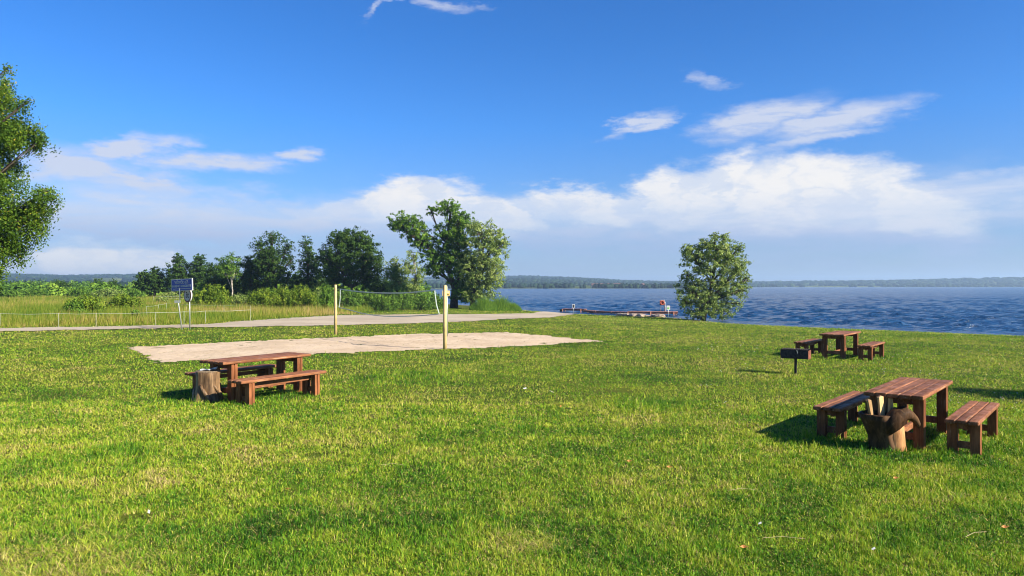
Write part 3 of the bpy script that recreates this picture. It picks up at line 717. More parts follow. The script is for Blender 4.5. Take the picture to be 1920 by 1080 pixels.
pm = MB().box((0, 0, 0), (1.56, .06, .60)).build('panel', M['white'], sg, bevel=.006); pm.location = (.0, 0, pz); pm.rotation_euler = (0, R(-2.2), ang)
MB().box((0, -.0325, 0), (1.48, .004, .53)).build('face', M['blue'], pm)
text('VIŠTYČIO EŽ.', .185, (0, -.038, .125), M['white'], pm, bold=.005)
text('PASIENIO VANDENYS', .155, (0, -.038, -.06), M['white'], pm, bold=.005)
MB().box((0, -.037, -.19), (1.3, .004, .03)).build('underline', M['white'], pm)
p = GZ(356, 617.5)
s2 = empty('weight_limit_sign', p, 0, label='round white 3 t limit sign with a dull red ring on its own pole', cat='sign')
MB().tube([(0, 0, -.1), (-.02, 0, 1.9)], .030, 10).build('pole', M['galv'], s2, True)
dz = ZZ(553.5, p.y) - p.z
def disc(r, y0, y1, name, mt, par, n=40, sz=1.0):
    V = [(r * math.cos(2 * math.pi * k / n), y, sz * r * math.sin(2 * math.pi * k / n)) for y in (y0, y1) for k in range(n)]
    return MB().add(V, [tuple(range(n)), tuple(range(2 * n - 1, n - 1, -1))] + [(k, k + n, (k + 1) % n + n, (k + 1) % n) for k in range(n)]).build(name, mt, par)
dd = disc(.37, -.03, .03, 'disc', M['white'], s2); dd.location = (-.06, -.08, dz); dd.rotation_euler = (0, 0, R(-38))
disc(.362, -.036, -.0305, 'ring', M['redring'], dd); disc(.285, -.042, -.0365, 'face', M['white'], dd)
text('3t', .40, (0, -.047, 0), M['black'], dd, bold=.008)

# ------------------------------------------------------------------ pasture fences
def fence(pts, hts, nm_lb, posts):
    P = [Vector((*XY(px, d), 0)) for px, d in pts]
    P = [Vector((v.x, v.y, Hs(v.x, v.y))) for v in P]
    r = empty('pasture_fence', P[0], 0, label=nm_lb, cat='fence', group='white tape pasture fences in the meadow')
    for h in hts:
        mb = MB()
        for a, b in zip(P[:-1], P[1:]):
            mid = (a + b) / 2 - Vector((0, 0, .04))
            mb.tube([a + Vector((0, 0, h)) - P[0], mid + Vector((0, 0, h)) - P[0], b + Vector((0, 0, h)) - P[0]], .0055, 5, False)
        mb.build('tape', M['tape'], r)
    for v in P[::posts]:
        MB().tube([v - P[0] - Vector((0, 0, .1)), v - P[0] + Vector((0, 0, max(hts) + .02))], .007, 6).build('post', M['tape'], r)
fence([(-160, 38.5), (0, 39.5), (110, 40), (180, 40.2), (292, 41), (345, 42), (385, 43.5), (470, 46)], (.72,), 'nearest white tape fence running through the meadow beside the track', 1)
fence([(275, 52), (297, 56), (312, 62), (350, 58), (420, 56), (470, 54)], (.78,), 'second white tape fence bending behind the two signs', 1)
fence([(288, 92), (305, 92), (345, 95)], (.9, .6), 'farthest short white tape fence in front of the dark trees', 1)

# ------------------------------------------------------------------ foliage
def leaves(C, Nrm, size, tint, rg, aspect=.55):
    n = len(C); T = rg.normal(size=(n, 3)); Nrm = Nrm / np.linalg.norm(Nrm, axis=1, keepdims=True)
    T -= (T * Nrm).sum(1, keepdims=True) * Nrm; T /= np.linalg.norm(T, axis=1, keepdims=True); B = np.cross(Nrm, T)
    s = (size * rg.uniform(.7, 1.3, n))[:, None]
    V = np.stack([C + T * s, C + B * s * aspect, C - T * s, C - B * s * aspect], 1).reshape(-1, 3)
    return V, np.arange(n * 4).reshape(-1, 4), np.full(n, 4), np.repeat(tint, 4)
def plant(name, label, cat, px, D, lobes, mt, size, density, trunkpts=None, trad=.2, tmat=None, seed=0, clump=.30, group=None, hang=0, crown='crown', base=None, stems=0, branch=True, fill=.42, nb=14, vert=.46):
    rg = np.random.default_rng(seed + 100); rnd = random.Random(seed)
    bx, by = base if base else XY(px, D); bz = Hs(bx, by); P0 = np.array([bx, by, bz])
    root = empty(name, (bx, by, bz), 0, label=label, cat=cat, group=group)
    Cs = []; Ns = []; Ts = []; cl_all = []
    for lx, ly, rx, ry, *ex in lobes:
        dy = ex[0] if ex else 0; dn = ex[1] if len(ex) > 1 else 1.0
        Dd = D + dy; c = np.array([(lx - CX) / F * Dd, Dd, ZZ(ly, Dd)]); rr = np.array([rx / F * D, (rx + ry) * .5 / F * D, ry / F * D]) * 1.12
        cr = clump * min(rr) ** .5 * .8
        nc = max(5, int(1.5 * (rr[0] * rr[1] * rr[2]) ** (2 / 3) / cr ** 2 * 1.1))
        dirs = rg.normal(size=(nc, 3)); dirs /= np.linalg.norm(dirs, axis=1, keepdims=True)
        rad = rg.random(nc) ** fill; rad = np.where(rg.random(nc) < .16, rg.uniform(1.0, 1.2, nc), rad)
        cc = c + dirs * rad[:, None] * rr * .93
        nl = int(density * dn * 55 * (cr / size) ** 2 / 10)
        cp = np.repeat(cc, nl, 0); cd = np.repeat(dirs, nl, 0)
        offs = rg.normal(size=cp.shape) * cr * np.array([.62, .62, vert])
        if hang: offs[:, 2] -= np.abs(rg.normal(size=len(cp))) * hang
        pos = cp + offs
        g = pos[:, 2] > bz + .05; 
        nv = cd * .6 + offs / cr * .5 + rg.normal(size=cp.shape) * .75 + np.array([0, 0, .25])
        tt = np.repeat(rg.uniform(.2, .75, nc), nl) + rg.normal(0, .16, len(cp))
        Cs.append(pos[g]); Ns.append(nv[g]); Ts.append(tt[g]); cl_all.append((c, cc))
    C = np.concatenate(Cs) - P0; Nn = np.concatenate(Ns); Tt = np.clip(np.concatenate(Ts), 0, 1)
    V, L_, T_, tn_ = leaves(C, Nn, size, Tt, rg)
    np_mesh(crown, V, L_, T_, mt, root, tint=tn_)
    mb = MB()
    if trunkpts:
        tp = [Vector((*XY(x, D), ZZ(y, D))) - Vector(P0) for x, y in trunkpts]; tp[0].z = -.2
        n = len(tp); rad = [trad * (1 - .75 * i / (n - 1)) for i in range(n)]; rad[0] *= 1.25
        mb.tube(tp, rad, 9, wob=.08)
        if branch:
            for c, cc in cl_all:
                c = Vector(c - P0); j = min(range(1, n), key=lambda i: (tp[i] - c).length + (3 if tp[i].z > c.z else 0)); j = max(1, j - 1) if j > 1 else 1
                a = tp[j]; mid = a.lerp(c, .5) + Vector((rnd.uniform(-.3, .3), rnd.uniform(-.3, .3), .1)) * (c - a).length * .25
                r_ = rad[j] * .55; mb.tube([a, mid, c], [r_, r_ * .7, r_ * .4], 6)
                for k in range(min(nb, len(cc))):
                    e = c.lerp(Vector(cc[k * len(cc) // min(nb, len(cc))] - P0), .8); m1 = c.lerp(e, .5) + Vector((0, 0, .05)) * (c - e).length
                    mb.tube([c if k % 2 else mid, m1, e], [r_ * .36, r_ * .24, r_ * .08], 5)
    for k in range(stems):
        c, cc = cl_all[k % len(cl_all)]; e = Vector(cc[rnd.randrange(len(cc))] - P0); s0 = Vector((rnd.uniform(-.25, .25), rnd.uniform(-.2, .2), -.05))
        mb.tube([s0, s0.lerp(e, .5) + Vector((0, 0, .15)), e], [trad, trad * .7, trad * .25], 5)
    if mb.v: mb.build('trunk' if trunkpts else 'stem', tmat or M['bark'], root, True)
    return root

plant('young_tree', 'young tree just outside the right edge, shading the lawn there', 'tree', 3200, 11.4, [(3200, 250, 110, 110), (3290, 300, 90, 80), (3120, 310, 80, 70), (3220, 180, 70, 60)], G2, .05, .7, [(3200, 830), (3200, 550), (3200, 300)], .09, M['bark'], 21)
weeds()
gt = 'trees between the meadow and the lake'
# birch at the left edge
plant('birch_tree', 'large birch reaching in at the left edge, drooping sunlit twigs', 'tree', -95, 25,
      [(-60, 190, 70, 60), (-10, 165, 38, 46, 0, .8), (-5, 235, 60, 60), (45, 250, 36, 34), (78, 262, 22, 14, 0, .8), (-5, 312, 32, 30), (-50, 300, 90, 80), (-20, 335, 40, 34), (70, 375, 38, 30, 0), (88, 358, 20, 14, 0, .8), (30, 400, 50, 42, 0), (-40, 420, 80, 60),
       (52, 418, 30, 40, 0), (10, 455, 34, 40, 0, .9), (-5, 500, 20, 26, 0, .6), (-60, 480, 50, 50, 0, .8), (15, 130, 14, 14, 0, .4), (55, 190, 14, 10, 0, .6)],
      G5, .042, 1.0, [(-125, 640), (-122, 500), (-115, 380), (-105, 260), (-85, 170), (-60, 120)], .075, M['bark'], 1, clump=.26, hang=.22, fill=.5)
# lone willow at the shore
lx, ly = 16.55, 65.8
plant('willow_tree', 'lone rounded willow standing at the water edge right of the dock', 'tree', 1318, ly,
      [(1345, 468, 36, 24), (1304, 484, 28, 26), (1372, 480, 24, 28, 0, .9), (1336, 512, 36, 28), (1378, 515, 20, 22, 0, .7), (1292, 545, 22, 30), (1326, 552, 32, 26), (1362, 548, 26, 22), (1392, 542, 16, 20, 0, .7), (1350, 582, 28, 16), (1312, 584, 28, 15), (1284, 565, 12, 16, 0, .8),
       (1358, 446, 12, 9, 0, .7), (1340, 442, 9, 8, 0, .6), (1386, 466, 8, 12, 0, .6), (1290, 470, 14, 12, 0, .8), (1390, 500, 16, 18, 0, .7), (1322, 458, 14, 12, 0, .7), (1402, 522, 7, 10, 0, .5), (1384, 570, 12, 10, 0, .5), (1288, 515, 9, 12, 0, .6)],
      G3, .080, 1.0, [(1318, 602), (1325, 570), (1335, 530), (1340, 490), (1342, 460)], .20, M['bark'], 2, clump=.20, base=(lx, ly))
plant('willow_tree', 'tall broad willow with a bright round bough reaching left', 'tree', 850, 92,
      [(760, 416, 28, 17), (782, 436, 27, 22), (745, 422, 14, 12), (838, 390, 26, 14), (808, 396, 10, 8, 0, .7), (864, 410, 22, 18), (796, 458, 20, 18), (838, 440, 26, 26), (838, 482, 34, 32), (868, 455, 26, 40), (868, 505, 30, 32), (808, 492, 20, 22, 0, .8), (880, 545, 22, 22), (818, 508, 14, 14, 0, .7), (866, 552, 22, 14, -1)],
      G2, .12, 1.4, [(851, 574), (852, 540), (840, 500), (838, 460), (842, 420), (845, 395)], .42, M['bark'], 3, clump=.21, group=gt)
plant('willow_tree', 'olive green loose tree right of the tall broad willow, some bare twigs', 'tree', 886, 90,
      [(905, 440, 34, 24), (925, 460, 26, 26), (945, 455, 14, 12, 0, .6), (912, 490, 36, 34), (905, 530, 34, 30), (928, 515, 18, 28, 0, .8), (900, 556, 34, 14), (880, 500, 22, 30), (890, 425, 18, 12, 0, .6)],
      G3, .11, .95, [(884, 573), (888, 540), (898, 500), (908, 460), (912, 430)], .28, M['bark'], 4, clump=.21, group=gt)
plant('broadleaf_tree', 'round dark green tree with a wide dome crown in mid row', 'tree', 656, 100,
      [(655, 470, 46, 36), (625, 490, 28, 34), (688, 488, 28, 38), (655, 505, 52, 32), (645, 448, 28, 18), (675, 455, 24, 18), (630, 522, 26, 20), (690, 525, 24, 18), (608, 480, 10, 20, 0, .6), (712, 495, 8, 22, 0, .6)],
      G1, .12, 1.15, [(658, 572), (658, 540), (656, 505), (655, 470)], .34, M['bark'], 5, clump=.23, group=gt)
plant('slender_tree', 'slim upright tree just left of the round dark dome tree', 'tree', 578, 105,
      [(574, 462, 11, 18, 0, .8), (578, 485, 17, 22), (582, 512, 20, 22), (572, 530, 18, 16), (590, 495, 9, 16, 0, .7)],
      G1, .12, 1.1, [(578, 570), (578, 520), (576, 480), (574, 455)], .2, M['bark'], 6, clump=.26, group=gt)
plant('poplar_tree', 'tall sparse tree with an open airy top left of the slim tree', 'tree', 512, 105,
      [(512, 445, 24, 13, 0, .6), (486, 458, 18, 12, 0, .5), (538, 462, 14, 12, 0, .5), (510, 470, 34, 16, 0, .8), (515, 495, 36, 22), (520, 520, 34, 22), (492, 488, 18, 16), (545, 490, 10, 14, 0, .5)],
      G1, .12, 1.05, [(516, 572), (517, 530), (512, 490), (508, 455), (508, 438)], .26, M['bark'], 7, clump=.24, group=gt)
plant('broadleaf_tree', 'low wide green tree left of the sparse airy one', 'tree', 470, 108,
      [(470, 500, 26, 20), (450, 518, 30, 26), (484, 520, 26, 26), (495, 498, 18, 18), (465, 540, 34, 14)], G1, .12, 1.15, [(470, 570), (470, 530), (470, 500)], .2, M['bark'], 8, group=gt)
plant('birch_tree', 'small birch with a pale forked bare trunk behind the bushes', 'tree', 432, 104,
      [(432, 490, 18, 14, 0, .8), (422, 505, 16, 14), (440, 512, 12, 14, 0, .5)], G2, .12, 1.0, [(434, 575), (436, 545), (432, 515), (430, 485)], .12, M['palebark'], 9, group=gt)
plant('broadleaf_tree', 'dark tree just behind the small pale-trunked birch', 'tree', 414, 112,
      [(412, 508, 20, 20), (425, 526, 28, 22), (404, 525, 18, 22), (415, 542, 26, 12)], G1, .12, 1.1, [(414, 570), (413, 530), (412, 505)], .18, M['bark'], 10, group=gt)
for px, top, wd, sd, lb in [(374, 477, 25, 11, 'pointed dark alder directly right of the blue sign'), (334, 475, 22, 12, 'pointed dark alder rising just behind the blue sign'), (290, 500, 20, 13, 'low dark alder left of the two pointed ones, its right half'), (270, 506, 18, 14, 'leftmost low dark alder standing in the meadow edge')]:
    h = 548 - top
    plant('alder_tree', lb, 'tree', px, 128, [(px, top + h * .15, wd * .45, h * .15), (px, top + h * .36, wd * .85, h * .22), (px - wd * .25, top + h * .6, wd * .9, h * .24), (px + wd * .25, top + h * .62, wd * .9, h * .24), (px, top + h * .85, wd * 1.1, h * .2)],
          G1, .15, 1.3, [(px, 560), (px, top + h * .5), (px, top + h * .1)], .22, M['bark'], sd, clump=.26, group=gt)
plant('willow_tree', 'pale green round tree right of the dark dome tree', 'tree', 742, 98,
      [(742, 500, 16, 18, 0, .9), (735, 520, 20, 22), (752, 525, 20, 24), (745, 545, 26, 16)], G3, .12, 1.05, [(744, 572), (744, 530), (742, 500)], .18, M['bark'], 15, group=gt)
plant('slender_tree', 'wispy pale tree seen against the sky left of the tall willow', 'tree', 780, 104,
      [(776, 478, 13, 14, 0, .6), (770, 500, 15, 18, 0, .7), (785, 515, 13, 20, 0, .8), (775, 540, 16, 16)], G3, .12, .95, [(779, 572), (780, 530), (777, 480)], .16, M['palebark'], 16, group=gt)
plant('broadleaf_tree', 'dark low tree filling the gap under the slim tree', 'tree', 556, 112, [(550, 525, 22, 18), (600, 530, 20, 16), (575, 538, 22, 14)], G1, .13, 1.2, [(560, 572), (560, 530)], .18, M['bark'], 17, group=gt)
plant('broadleaf_tree', 'dark bushy tree below and right of the dark dome tree', 'tree', 716, 108, [(712, 535, 20, 16), (700, 548, 26, 14), (728, 545, 16, 14)], G1, .13, 1.2, [(716, 572), (715, 540)], .16, M['bark'], 18, group=gt)

gb = 'bushes along the far side of the track'
BU = [(400, 72, 533, 34, G4, 'big round yellow green bush right of the weight limit sign'), (372, 78, 546, 22, G4, 'bush half hidden behind the weight limit sign'), (447, 74, 552, 26, G3, 'low dull green bush under the small birch'),
      (492, 71, 540, 34, G4, 'wide bright bush left of mid row, below the low wide tree'), (530, 73, 536, 26, G4, 'rounded bush beneath the sparse airy tree'), (566, 70, 535, 30, G4, 'bushy willow shrub beneath the slim tree'),
      (598, 72, 541, 18, G3, 'narrow shrub left of the left net post'), (612, 68, 532, 13, G2, 'fresh bright upright shrub touching the left net post'),
      (652, 72, 541, 28, G2, 'shrub seen through the left half of the net'), (688, 74, 547, 28, G2, 'shrub seen through the middle of the net'), (722, 70, 551, 28, G2, 'low shrub in the lower middle of the net'),
      (752, 76, 546, 26, G2, 'shrub in the right half of the net'), (788, 78, 549, 26, G2, 'shrub below the wispy pale tree'), (818, 84, 552, 18, G2, 'small shrub left of the right net post')]
for i, (px, d, top, rx, mt, lb) in enumerate(BU):
    gy = CY + F * (CAMZ - Hs(*XY(px, d))) / d; h = gy - top
    plant('willow_bush', lb, 'bush', px, d, [(px, top + h * .36, rx * .66, h * .34), (px - rx * .42, top + h * .62, rx * .58, h * .34), (px + rx * .42, top + h * .62, rx * .58, h * .34), (px, top + h * .8, rx * .8, h * .2)],
          mt, .072, 1.3, None, .03, None, 40 + i, vert=.95, clump=.16, group=gb, crown='foliage', stems=10)
gf = 'bushes out in the meadow'
for i, (px, d, top, rx, mt, lb, sz) in enumerate([(160, 55, 552, 38, G4, 'pale green bush in the meadow, left one of the nearest two', .07), (140, 53, 563, 22, G2, 'darker leafy clump at the left foot of the pale meadow bush', .07), (232, 64, 551, 34, G4, 'rounded meadow bush between the two signs and the pale bush', .07),
        (254, 48, 579, 9, G2, 'small leafy sapling in front of the rounded meadow bush', .055), (192, 47, 586, 7, G2, 'tiny sapling on the meadow left of the leafy one', .045),
        (205, 118, 541, 34, G3, 'low dark bush in the middle distance left of the alders', .13), (150, 125, 538, 26, G2, 'middle distance bush behind the pale meadow bush', .13), (250, 120, 541, 26, G2, 'middle distance bush close to the leftmost alder', .13),
        (110, 150, 524, 24, G1, 'rounded small tree-like bush far out on the left', .15), (183, 165, 522, 16, G1, 'round dark bush standing in front of the far yellow field', .15), (212, 165, 523, 14, G1, 'round dark bush on the right side of the far yellow field', .15), (60, 130, 541, 30, G2, 'middle distance bush near the left edge', .13), (20, 118, 543, 26, G2, 'bush at the very left edge under the birch', .13), (318, 110, 548, 22, G3, 'low pale bush behind the leaning sign pole', .12), (305, 84, 556, 14, G3, 'small grey green shrub left of the sign poles', .09)]):
    gy = CY + F * (CAMZ - Hs(*XY(px, d))) / d; h = gy - top
    plant('meadow_bush', lb, 'bush', px, d, [(px, top + h * .36, rx * .6, h * .34), (px - rx * .42, top + h * .6, rx * .55, h * .36), (px + rx * .42, top + h * .6, rx * .55, h * .36), (px, top + h * .8, rx * .8, h * .2)],
          mt, sz * .85, 1.35, None, .02, None, 70 + i, vert=.85, clump=.17, group=gf, crown='foliage', stems=6)
for i, (px, d, top, rx, lb) in enumerate([(935, 86, 553, 26, 'clump of reeds at the shore right of the olive tree'), (905, 84, 557, 20, 'reed clump at the foot of the olive tree'), (958, 86, 565, 16, 'low reed clump nearest to the open water')]):
    bx, by = XY(px, d); bz = Hs(bx, by); r = rx / F * d; rg = np.random.default_rng(200 + i); n = 2200
    a = rg.uniform(0, 6.28, n); q = rg.random(n) ** .6 * r * 1.15; x0 = q * np.cos(a) + 50; y0 = q * np.sin(a) + 50; h = (ZZ(top, d) - bz) * (1 - .6 * (q / r) ** 2) * rg.uniform(.3, 1.15, n) * (.55 + .7 * vnoise(x0 * 1.6, y0 * 1.6, i))
    x = q * np.cos(a); y = q * np.sin(a); lx_ = rg.normal(0, .22, n) * h + x * .18; ly_ = rg.normal(0, .2, n) * h; wd = .032
    V = np.stack([np.stack([x - wd, y, 0 * x], -1), np.stack([x + wd, y, 0 * x], -1), np.stack([x + lx_, y + ly_, h], -1)], 1).reshape(-1, 3)
    e = empty('reed_clump', (bx, by, bz), 0, label=lb, cat='reeds', group='reed clumps at the shore')
    np_mesh('blades', V, np.arange(3 * n), np.full(n, 3), G2, e, tint=np.repeat(np.clip(rg.normal(.5, .2, n), 0, 1), 3))

# low thicket on the meadow's far side
def thicket():
    rg = np.random.default_rng(77); Cs = []; Ns = []; Ts = []
    for k in range(420):
        d = rg.uniform(128, 330); px = rg.uniform(-420, 300); x, y = XY(px, d)
        if rg.random() < .25: px = rg.uniform(380, 800); d = rg.uniform(112, 132); x, y = XY(px, d)
        if shore(np.array([x]), np.array([y]))[0] < 4: continue
        r = rg.uniform(1.6, 4.2); h = rg.uniform(1.4, 3.2) * (1 + (d > 230) * .5); n = 260
        dr = rg.normal(size=(n, 3)); dr /= np.linalg.norm(dr, axis=1, keepdims=True); dr[:, 2] = np.abs(dr[:, 2])
        c = np.array([x, y, Hs(x, y)]) + dr * np.array([r, r, h]) * (1 + rg.normal(0, .10, (n, 1))) * rg.uniform(.75, 1, (n, 1))
        Cs.append(c); Ns.append(dr + rg.normal(size=(n, 3)) * .6); Ts.append(rg.uniform(.15, .85) + rg.normal(0, .13, n))
    V, L_, T_, tn_ = leaves(np.concatenate(Cs), np.concatenate(Ns), .30, np.clip(np.concatenate(Ts), 0, 1), rg, .7)
    tag(np_mesh('thicket', V, L_, T_, G2, tint=tn_), kind='stuff', label='low green scrub on the far side of the meadow')
thicket()

# far woods
def woods():
    rg = np.random.default_rng(9)
    ph = (1 + 5 ** .5) / 2
    ico = np.array([(-1, ph, 0), (1, ph, 0), (-1, -ph, 0), (1, -ph, 0), (0, -1, ph), (0, 1, ph), (0, -1, -ph), (0, 1, -ph), (ph, 0, -1), (ph, 0, 1), (-ph, 0, -1), (-ph, 0, 1)]) / 1.9
    fc = np.array([(0, 11, 5), (0, 5, 1), (0, 1, 7), (0, 7, 10), (0, 10, 11), (1, 5, 9), (5, 11, 4), (11, 10, 2), (10, 7, 6), (7, 1, 8), (3, 9, 4), (3, 4, 2), (3, 2, 6), (3, 6, 8), (3, 8, 9), (4, 9, 5), (2, 4, 11), (6, 2, 10), (8, 6, 7), (9, 8, 1)])
    n = 42000; px = rg.uniform(-500, 2400, n); rr = 350 * (3300 / 350) ** rg.random(n); a = np.arctan((px - CX) / F); X = rr * np.sin(a); Y = rr * np.cos(a)
    s = shore(X, Y); k = s > 6
    far_edge = (s > 6) & (s < 45)
    fld = fbm(X * .0035, Y * .0035, 33, 3)
    k &= (fld < .56) | (far_edge & (rg.random(n) < .45)) | (rr > 2700)
    # open fields seen in the photograph
    for p0, p1, r0, r1 in ((1165, 1245, 950, 1700), (1075, 1112, 900, 1150), (170, 232, 900, 2100)): k &= ~((px > p0) & (px < p1) & (rr > r0) & (rr < r1) & ~(far_edge & (rg.random(n) < .12)))
    k &= ~((rr < 800) & (px > 300) & (px < 760) & (s < 0))
    X = X[k]; Y = Y[k]; rr = rr[k]; n = len(X); Z = H(X, Y)
    w_ = rg.uniform(2.6, 5.5, n) * np.clip(rr / 1100, .8, 3.2); h = rg.uniform(2.6, 4.6, n) * np.clip(rr / 1400, .9, 1.35)
    V = ico[None] * np.stack([w_, w_, h], -1)[:, None, :]; V = V * rg.uniform(.78, 1.22, (n, 12, 1)) + np.stack([X, Y, Z + h * .55], -1)[:, None, :]
    L_ = (fc.reshape(-1)[None] + (np.arange(n) * 12)[:, None]).reshape(-1)
    tag(np_mesh('far_woods', V.reshape(-1, 3), L_, np.full(n * 20, 3), GW, tint=np.repeat(np.clip(rg.normal(.35, .25, n), 0, 1), 12)), kind='stuff', label='distant dark woods on the hills across the lake')
woods()
# far houses
for i, (px, py, d, wd, lb) in enumerate([(1116, 536.4, 930, 9, 'tiny pale house in the far field left of the others'), (1148, 538.4, 905, 12, 'far shore house, left one of the waterside pair'), (1160, 538.2, 912, 9, 'far shore house, right one of the waterside pair'), (1128, 538.6, 900, 8, 'low far shore shed below the pale field'), (1205, 538.6, 905, 9, 'small far shore house nearest to the lone willow')]):
    x, y = XY(px, d); e = empty('lakeside_house', (x, y, Hs(x, y)), R(15 * i), label=lb, cat='house', group='tiny houses on the far shore')
    MB().box((0, 0, 1.4), (wd, 7, 2.8)).build('wall', M['plaster'], e)
    MB().add([(-wd / 2 - .4, -4, 2.81), (wd / 2 + .4, -4, 2.81), (wd / 2 + .4, 4, 2.81), (-wd / 2 - .4, 4, 2.81), (-wd / 2 - .4, 0, 5.4), (wd / 2 + .4, 0, 5.4)], [(0, 1, 5, 4), (2, 3, 4, 5), (0, 4, 3), (1, 2, 5), (3, 2, 1, 0)]).build('roof', M['roof'], e)
    MB().box((-wd / 4, -3.52, 1.5), (1.2, .06, 1.2)).build('window', M['black'], e); MB().box((wd / 4, -3.52, 1.1), (1.1, .06, 2.1)).build('door', M['roof'], e)

# ------------------------------------------------------------------ dock and shore things
def pier(pts, z, wd, lb, name='pier'):
    P = [Vector((*XY(px, d), z)) for px, d in pts]; r = empty(name, P[0], 0, label=lb, cat='pier')
    dk = MB(); bm_ = MB()
    for a, b in zip(P[:-1], P[1:]):
        d = b - a; L = d.length; ang = math.atan2(d.y, d.x); rot = Matrix.Rotation(ang, 3, 'Z'); n = int(L / .16)
        for k in range(n):
            c = a.lerp(b, (k + .5) / n) - P[0]; dk.box(c + Vector((0, 0, random.uniform(-.006, .006))), (.145, wd, .045), rot)
        nrm = Vector((-d.y, d.x, 0)).normalized()
        for s_ in (-1, 1): bm_.box((a + b) / 2 - P[0] + nrm * s_ * (wd / 2 - .06) - Vector((0, 0, .115)), (L, .09, .17), rot)
        k = 0
        while k < L:
            for s_ in (-1, 1):
                c = a + d * (k / L) - P[0] + nrm * s_ * (wd / 2 + .02)
                MB().tube([c - Vector((0, 0, 1.6)), c + Vector((0, 0, .0))], .07, 8).build('pile', M['dock'], r, True)
            k += 2.4
    dk.build('deck', M['dock'], r); bm_.build('beam', M['dock'], r)
    return r
pier([(1098, 85.5), (1120, 83), (1168, 80), (1180, 78.8)], -.62, .5, 'narrow red-brown walkway joining the shore to the wide pier')
pier([(1180, 79), (1269, 77.2)], -.52, 1.6, 'wide red-brown wooden pier left of the lone willow')
pier([(1057, 88), (1098, 86.5)], -.52, .6, 'short low plank landing behind the gravel, left of the red boat')
# upturned boat-like box with a white lid
x, y = XY(1112, 84.2); e = empty('storage_box', (x, y, Hs(x, y)), R(20), label='red wooden box with a white lid by the walkway start', cat='box')
z0 = ZZ(587, 84.2) - Hs(x, y)
MB().box((0, 0, .02 + .2), (.75, .5, .44)).build('body', M['redring'], e, bevel=.02); MB().box((.05, -.02, .49), (.42, .4, .09)).build('lid', M['white'], e, bevel=.02)
x, y = XY(1053, 88.5); e = empty('rubbish_bin', (x, y, Hs(x, y)), 0, label='small black bin at the left end of the plank landing', cat='bin')
MB().tube([(0, 0, 0), (0, 0, .38), (0, 0, .42)], [.19, .23, .24], 14).build('bucket', M['black'], e, True); MB().tube([(0, 0, .42), (0, 0, .47), (0, 0, .50)], [.25, .22, .05], 14).build('lid', M['black'], e, True)
def postsign(px, pyb, pyt, w_, h_, d, lb, face, ins=None, cat='sign', name='shore_sign'):
    x, y = XY(px, d); zb_ = Hs(x, y); zt_ = ZZ(pyt, d) - zb_
    e = empty(name, (x, y, min(zb_, ZZ(pyb, d))), 0, label=lb, cat=cat); zo = zb_ - e.location.z
    MB().tube([(0, .03, -.2), (0, .03, zt_ + zo)], .035, 8).build('post', M['galv'], e, True)
    b = MB().box((0, 0, zt_ + zo - h_ / 2), (w_, .03, h_)).build('board', face, e, bevel=.01)
    if ins: ins(e, zt_ + zo - h_ / 2)
    return e
postsign(1075.5, 589, 570.5, .30, .44, 85, 'thin pole with a small framed board at the end of the gravel', M['white'], lambda e, z_: MB().box((0, -.018, z_), (.20, .008, .34)).build('print', M['black'], e))
postsign(1253, 592, 573, .36, .44, 75, 'white sign with green print standing in front of the wide pier', M['white'], lambda e, z_: MB().box((0, -.018, z_ - .04), (.2, .008, .16)).build('print', M['green'], e))
x, y = XY(1244.5, 78); e = empty('lifebuoy_stand', (x, y, -.52), 0, label='lifebuoy board with orange ring standing on the wide pier', cat='lifebuoy stand')
MB().box((-.16, .04, .95), (.52, .03, .54)).build('backboard', M['white'], e, bevel=.01); MB().box((-.16, .02, .95), (.52, .012, .5)).build('panel', M['redring'], e, bevel=.004)
for dx in (-.3, .12): MB().tube([(dx, .07, 0), (dx * .9, .07, 1.25)], .03, 8).build('leg', M['galv'], e, True)
MB().tube([(-.16 + .19 * math.cos(t_), -.03, .95 + .19 * math.sin(t_)) for t_ in [k * math.pi / 12 for k in range(25)]], .045, 10, False).build('lifebuoy', M['orange'], e, True)
MB().tube([(.20, 0, .0), (.14, 0, .4), (.22, 0, .8), (.16, 0, 1.0)], .03, 8).build('brace', M['white'], e, True)
ROCKW = ['leftmost', 'second from left', 'third from left', 'fourth from left', 'fifth from left', 'sixth from left', 'seventh from left', 'eighth from left', 'ninth from left', 'tenth from left', 'eleventh from left', 'twelfth from left', 'thirteenth from left', 'rightmost']
rk = random.Random(11)
for i in range(14):
    px = 1163 + i * 6.1 + rk.uniform(-2, 2); d_ = 75.6 - i * .28 + rk.uniform(-.7, .5); x, y = XY(px, d_); r = rk.choice([.16, .2, .26, .34, .42]) * rk.uniform(.85, 1.1)
    el_ = (rk.uniform(1.0, 1.9), rk.uniform(.8, 1.2), rk.uniform(.45, .8)); ico2 = bpy.data.meshes.new('rock_base')
    import bmesh
    bm = bmesh.new(); bmesh.ops.create_icosphere(bm, subdivisions=2, radius=r)
    for v in bm.verts:
        k = 1 + rk.uniform(-.16, .16); v.co = Vector((v.co.x * el_[0] * k, v.co.y * el_[1] * k, v.co.z * el_[2] * k))
        v.co.z = min(v.co.z, r * el_[2] * .75)
    bm.to_mesh(ico2); bm.free(); ico2.materials.append(M['rock'])
    o = link(bpy.data.objects.new('shore_rock', ico2)); o.location = (x, y, max(Hs(x, y), -.85) + r * .25); o.rotation_euler = (0, 0, rk.uniform(0, 3))
    tag(o, 'pale shore boulder before the wide pier, ' + ROCKW[i] + ' of the row', 'rock', 'boulders along the bank before the pier')

